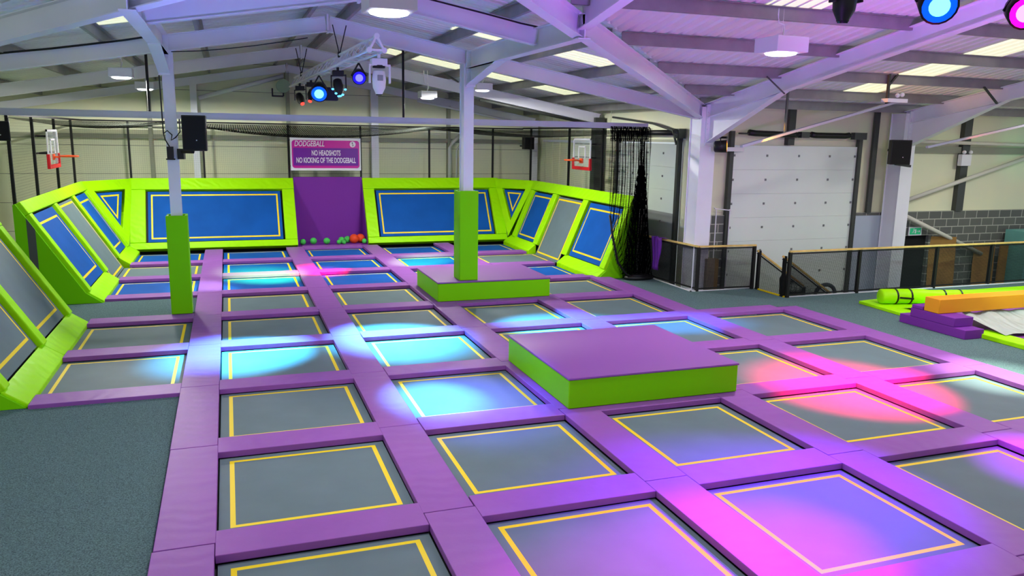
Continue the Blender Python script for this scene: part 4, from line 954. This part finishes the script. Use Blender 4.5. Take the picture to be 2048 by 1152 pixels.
m = MB(); m.box(16.35, 16.5, 17.12, 17.2, 1.8, 4.5); tag(m.build('wall_post', DARKSTEEL), 'dark post between the big door and the violet column', 'column', 'wall posts')
m = MB(); m.box(17.3, 26, 17.2, 17.3, 3.42, 3.6); tag(m.build('wall_rail', mat('grey_green_steel', (138, 142, 122), .5)), 'grey rail on the side wing wall behind the white tube', 'rail')
t = thing('emergency_light', (19.6, 17.1, 3.1), 'white twin-spot emergency light on the dark post', 'emergency light')
b = MB(); b.box(19.42, 19.78, 17.0, 17.14, 3.08, 3.4); b.build('case', WHITE, t, bevel=.01)
b = MB(); b.sphere((19.5, 17.02, 3.46), .055, 12, 8); b.sphere((19.74, 17.02, 3.46), .055, 12, 8); b.build('spot_head', WHITE, t, smooth=True)
# door spring barrels and operators
t = thing('door_spring', (13.9, 17.0, 3.85), 'black spring barrel above the big white door', 'door spring')
b = MB(); b.tube([(12.3, 17.02, 3.88), (12.5, 17.02, 3.86), (13.6, 17.02, 3.84), (13.75, 17.02, 3.84)], .075, 12); b.tube([(14.2, 17.02, 3.86), (14.35, 17.02, 3.84), (15.3, 17.02, 3.84), (15.42, 17.02, 3.86)], .075, 12); b.build('spring', BLK, t, smooth=True)
b = MB(); b.tube([(12.0, 17.02, 3.85), (15.9, 17.02, 3.85)], .02, 8); b.box(15.55, 15.95, 16.95, 17.1, 3.75, 3.93); b.box(13.85, 14.1, 16.95, 17.1, 3.77, 3.92); b.build('shaft', DARKSTEEL, t)
t = thing('door_spring', (11.0, 19.8, 3.85), 'dark spring barrel above the door left of the corner column', 'door spring')
b = MB(); b.tube([(11.02, 21.6, 3.85), (11.02, 18.3, 3.85)], .07, 12); b.build('spring', BLK, t, smooth=True)
b = MB(); b.box(10.9, 11.1, 18.0, 18.25, 3.7, 3.95); b.tube([(10.95, 21.9, 4.3), (10.95, 19.5, 4.1), (10.95, 18.4, 3.9), (10.95, 18.2, 3.55)], .03, 8); b.build('shaft', DARKSTEEL, t)
b = MB(); b.bar((10.9, 16.6, 3.46), (12.2, 17.1, 3.46), .1, .1); tag(b.build('cross_bar', WHITE), 'short white bar between corner column and door track', 'bar')
# amber-lit rails
for a, c, lab in (((9.74, 14.0, 3.51), (13.71, 14.0, 4.52), 'amber-lit sloping rail in front of the big door'), ((15.2, 14.2, 3.9), (18.2, 11.6, 4.16), 'orange-lit rail at the right edge under the rafter')):
    pass
t = thing('suspended_rail', (12.2, 14.0, 4.1), 'thin rail hung in front of the big door, amber-lit at its left end', 'rail')
b = MB(); b.bar((9.95, 14.0, 3.56), (13.9, 14.0, 4.57), .10, .05); b.build('rail_body', mat('rail_grey', (150, 155, 168), .5), t)
b = MB(); b.bar((13.62, 14.0, 4.5), (13.62, 14.0, 5.15), .05); b.bar((13.62, 14.0, 4.9), (13.85, 14.0, 5.15), .04); b.build('hanger', DARKSTEEL, t)
b = MB(); b.bar((11.0, 14.0, 3.83), (11.0, 14.0, 4.75), .04); b.build('hanger', DARKSTEEL, t)
b = MB(); b.box(13.55, 14.1, 13.9, 14.1, 4.55, 4.63); b.sphere((13.85, 13.95, 4.70), .05, 10, 8); b.sphere((13.98, 13.95, 4.72), .05, 10, 8); b.build('camera_pair', WHITE, t)
t = thing('suspended_rail', (18, 14.0, 4), 'thin orange-lit rail at the right picture edge below the rafter', 'rail')
b = MB(); b.bar((14.9, 14.0, 3.6), (18.9, 14.0, 4.35), .07, .05); b.build('rail_body', mat('rail_grey', (150, 155, 168), .5), t)
b = MB(); b.bar((10.95, 16.6, 3.74), (11.1, 16.2, 3.74), .05); o = b.build('bracket', BLK); o.parent = p9; o.location = -p9.location
spot('amber', (10.05, 13.80, 3.48), (11.0, 13.98, 3.82), (1, .40, .01), 420, 26, .6, .02)
spot('amber', (15.1, 13.80, 3.55), (18.9, 13.98, 4.35), (1, .22, .05), 900, 18, .8, .02)
spot('green_wash', (20.0, 13.0, 3.5), (22.0, 17.3, 3.6), (.1, 1, .6), 90, 30, 1, .05)
# fan on the back wall and ventilation pipe
t = thing('wall_fan', (1.75, 28.2, 5.15), 'round pale green fan high on the back wall', 'fan')
b = MB(); b.tube([(1.85, 28.2, 5.2), (1.85, 27.95, 5.2)], .22, 20); b.build('housing', mat('pale_green', (150, 180, 150), .5), t)
b = MB(); b.bar((1.5, 28.1, 5.12), (1.5, 28.1, 4.85), .05); b.bar((1.5, 28.1, 4.87), (1.85, 28.1, 4.87), .05); b.bar((1.85, 28.1, 4.87), (1.85, 28.1, 5.0), .05); b.build('bracket', BLK, t)
b = MB(); b.tube([(7.55, 28.0, -.38), (7.55, 28.0, 3.25), (7.65, 28.0, 3.45), (7.95, 28.0, 3.7)], .07, 12); b.tube([(7.8, 28.0, -.38), (7.8, 28.0, 3.15), (7.95, 28.0, 3.4)], .035, 10); tag(b.build('pipe', mat('pipe_grey', (190, 195, 185), .35), smooth=True), 'bent silver pipe on the back wall left of the middle column', 'pipe')
# black cables along rafters
def cable(pts, lab, r=.014): b = MB(); b.tube(pts, r, 6); tag(b.build('cable', BLK), lab, 'cable', 'black cables on the steel')
cable([(2.0, 12.66, 5.93), (3, 12.66, 5.77), (4, 12.66, 5.60), (4.6, 12.66, 5.49), (4.9, 12.66, 5.45)], 'black cable on the purple-lit rafter at the top')
cable([(-6.5, 16.7, 4.47)]+[(-6.5+k*.6, 16.7, 4.47+k*.105+random.uniform(-.015, .015)) for k in range(1, 10)], 'black cable on top of the rafter left of the left column', .02)
cable([(-.9, 16.62, 5.13)]+[(-.9+k*.5, 16.68, 5.11+k*.0875-.05*math.sin(k*math.pi/6)) for k in range(1, 6)], 'thin black cable under the rafter right of the left column', .01)

# ================================================================ AIRBAG AREA AT THE RIGHT
t = thing('floor_mats', (13.6, 12, .03), 'flat lime frame mats around the airbag pit at the right', 'mat')
b = MB(); b.prism([(13.55, 14.15, .03), (13.45, 12.4, .03), (14.6, 12.5, .03), (15.2, 13.1, .03), (22, 13.55, .03), (22, 14.6, .03), (16.7, 14.55, .03)], (0, 0, .07)); b.build('far_mat', LIME, t, bevel=.01)
b = MB(); b.box(13.45, 13.9, 4, 11.1, .03, .12); b.build('near_mat', LIME, t, bevel=.012)
t = thing('airbag', (16, 10, .03), 'purple and white airbag in the pit under the amber beam', 'airbag')
b = MB(); NX, NY = 40, 40
def ab(i, j):
    x = 13.9+i*(8.0/NX); y = 4+j*(9.2/NY); return (x, y, .10+.03*math.sin(x*5+y*2)+.02*math.sin(y*9+x*3))
for i in range(NX):
    for j in range(NY): b.quad([ab(i, j), ab(i+1, j), ab(i+1, j+1), ab(i, j+1)])
b.build('bag_top', mat('airbag_purple', (140, 60, 160), .4, bump=.5, bscale=3), t, smooth=True)
b = MB(); NX, NY = 70, 10
def sk(i, j):
    x = 13.75+i*.1; f = j/NY; return (x, 11.6-f*1.0+.02*math.sin(i*.7), .14+.22*(1-f)**1.6+.02*math.sin(i*.8+f*4+2*math.sin(i*.23))+.012*math.sin(i*1.35-f*6))
for i in range(NX):
    for j in range(NY): b.quad([sk(i, j), sk(i+1, j), sk(i+1, j+1), sk(i, j+1)])
b.build('white_skirt', mat('white_vinyl', (176, 186, 180), .45, bump=1.0, bscale=5, wave=(1.6, 5, 'X', 1.0), spec=.2), t, smooth=True)
t = thing('foam_steps', (13.3, 11.7, .03), 'deep purple stepped foam block at the end of the amber beam', 'foam steps')
b = MB(); b.box(13.02, 13.5, 10.86, 12.44, .03, .21); b.build('step', PURPLE_D, t, bevel=.01)
b = MB(); b.box(13.02, 13.5, 11.12, 12.18, .212, .39); b.build('step', PURPLE_D, t, bevel=.01)
b = MB(); b.box(13.02, 13.5, 11.88, 12.16, .392, .46); b.build('step', PURPLE_D, t, bevel=.01)
t = thing('balance_beam', (13.0, 11.75, .39), 'long amber square foam beam resting on the purple steps', 'beam')
b = MB(); b.box(13.02, 22, 11.50, 11.86, .393, .68); b.build('foam_core', GOLD, t, bevel=.012)
t = thing('foam_roll', (14.0, 13.55, .1), 'lime foam roll with black straps lying on the lime mat', 'foam roll')
P0 = Vector((13.75, 13.75, .27)); P1 = Vector((17.5, 12.9, .27)); dd = (P1-P0).normalized()
b = MB(); b.tube([P0, P0+dd*.03, P0+dd*1.0, P0+dd*1.2, P1], [.13, .17, .17, .14, .14], 20); b.build('roll_body', LIME, t, smooth=True)
b = MB()
for s_ in (.32, .66, 1.5, 1.9): r_ = .178 if s_ < 1 else .148; b.tube([P0+dd*s_, P0+dd*(s_+.04)], r_, 20)
b.bar(P0+dd*.34+Vector((0, -.17, 0)), P0+dd*.68+Vector((0, -.17, -.03)), .02, .04)
b.build('strap', BLK, t)
# black bin beside the stair post
b = MB(); b.tube([(12.55, 15.55, -.05), (12.55, 15.55, .42), (12.55, 15.55, .5)], [.09, .12, .08], 14); tag(b.build('bin', BLK, smooth=True), 'small black bin just behind the stair post', 'bin')
b = MB(); b.tube([(13.85+.3*math.cos(k*math.pi/10), 15.6, -.05+.25*math.sin(k*math.pi/10)) for k in range(11)], .05, 10); tag(b.build('hose', mat('grey_hose', (80, 90, 98), .5), smooth=True), 'grey arched hose behind the long fence near the stairs', 'hose')
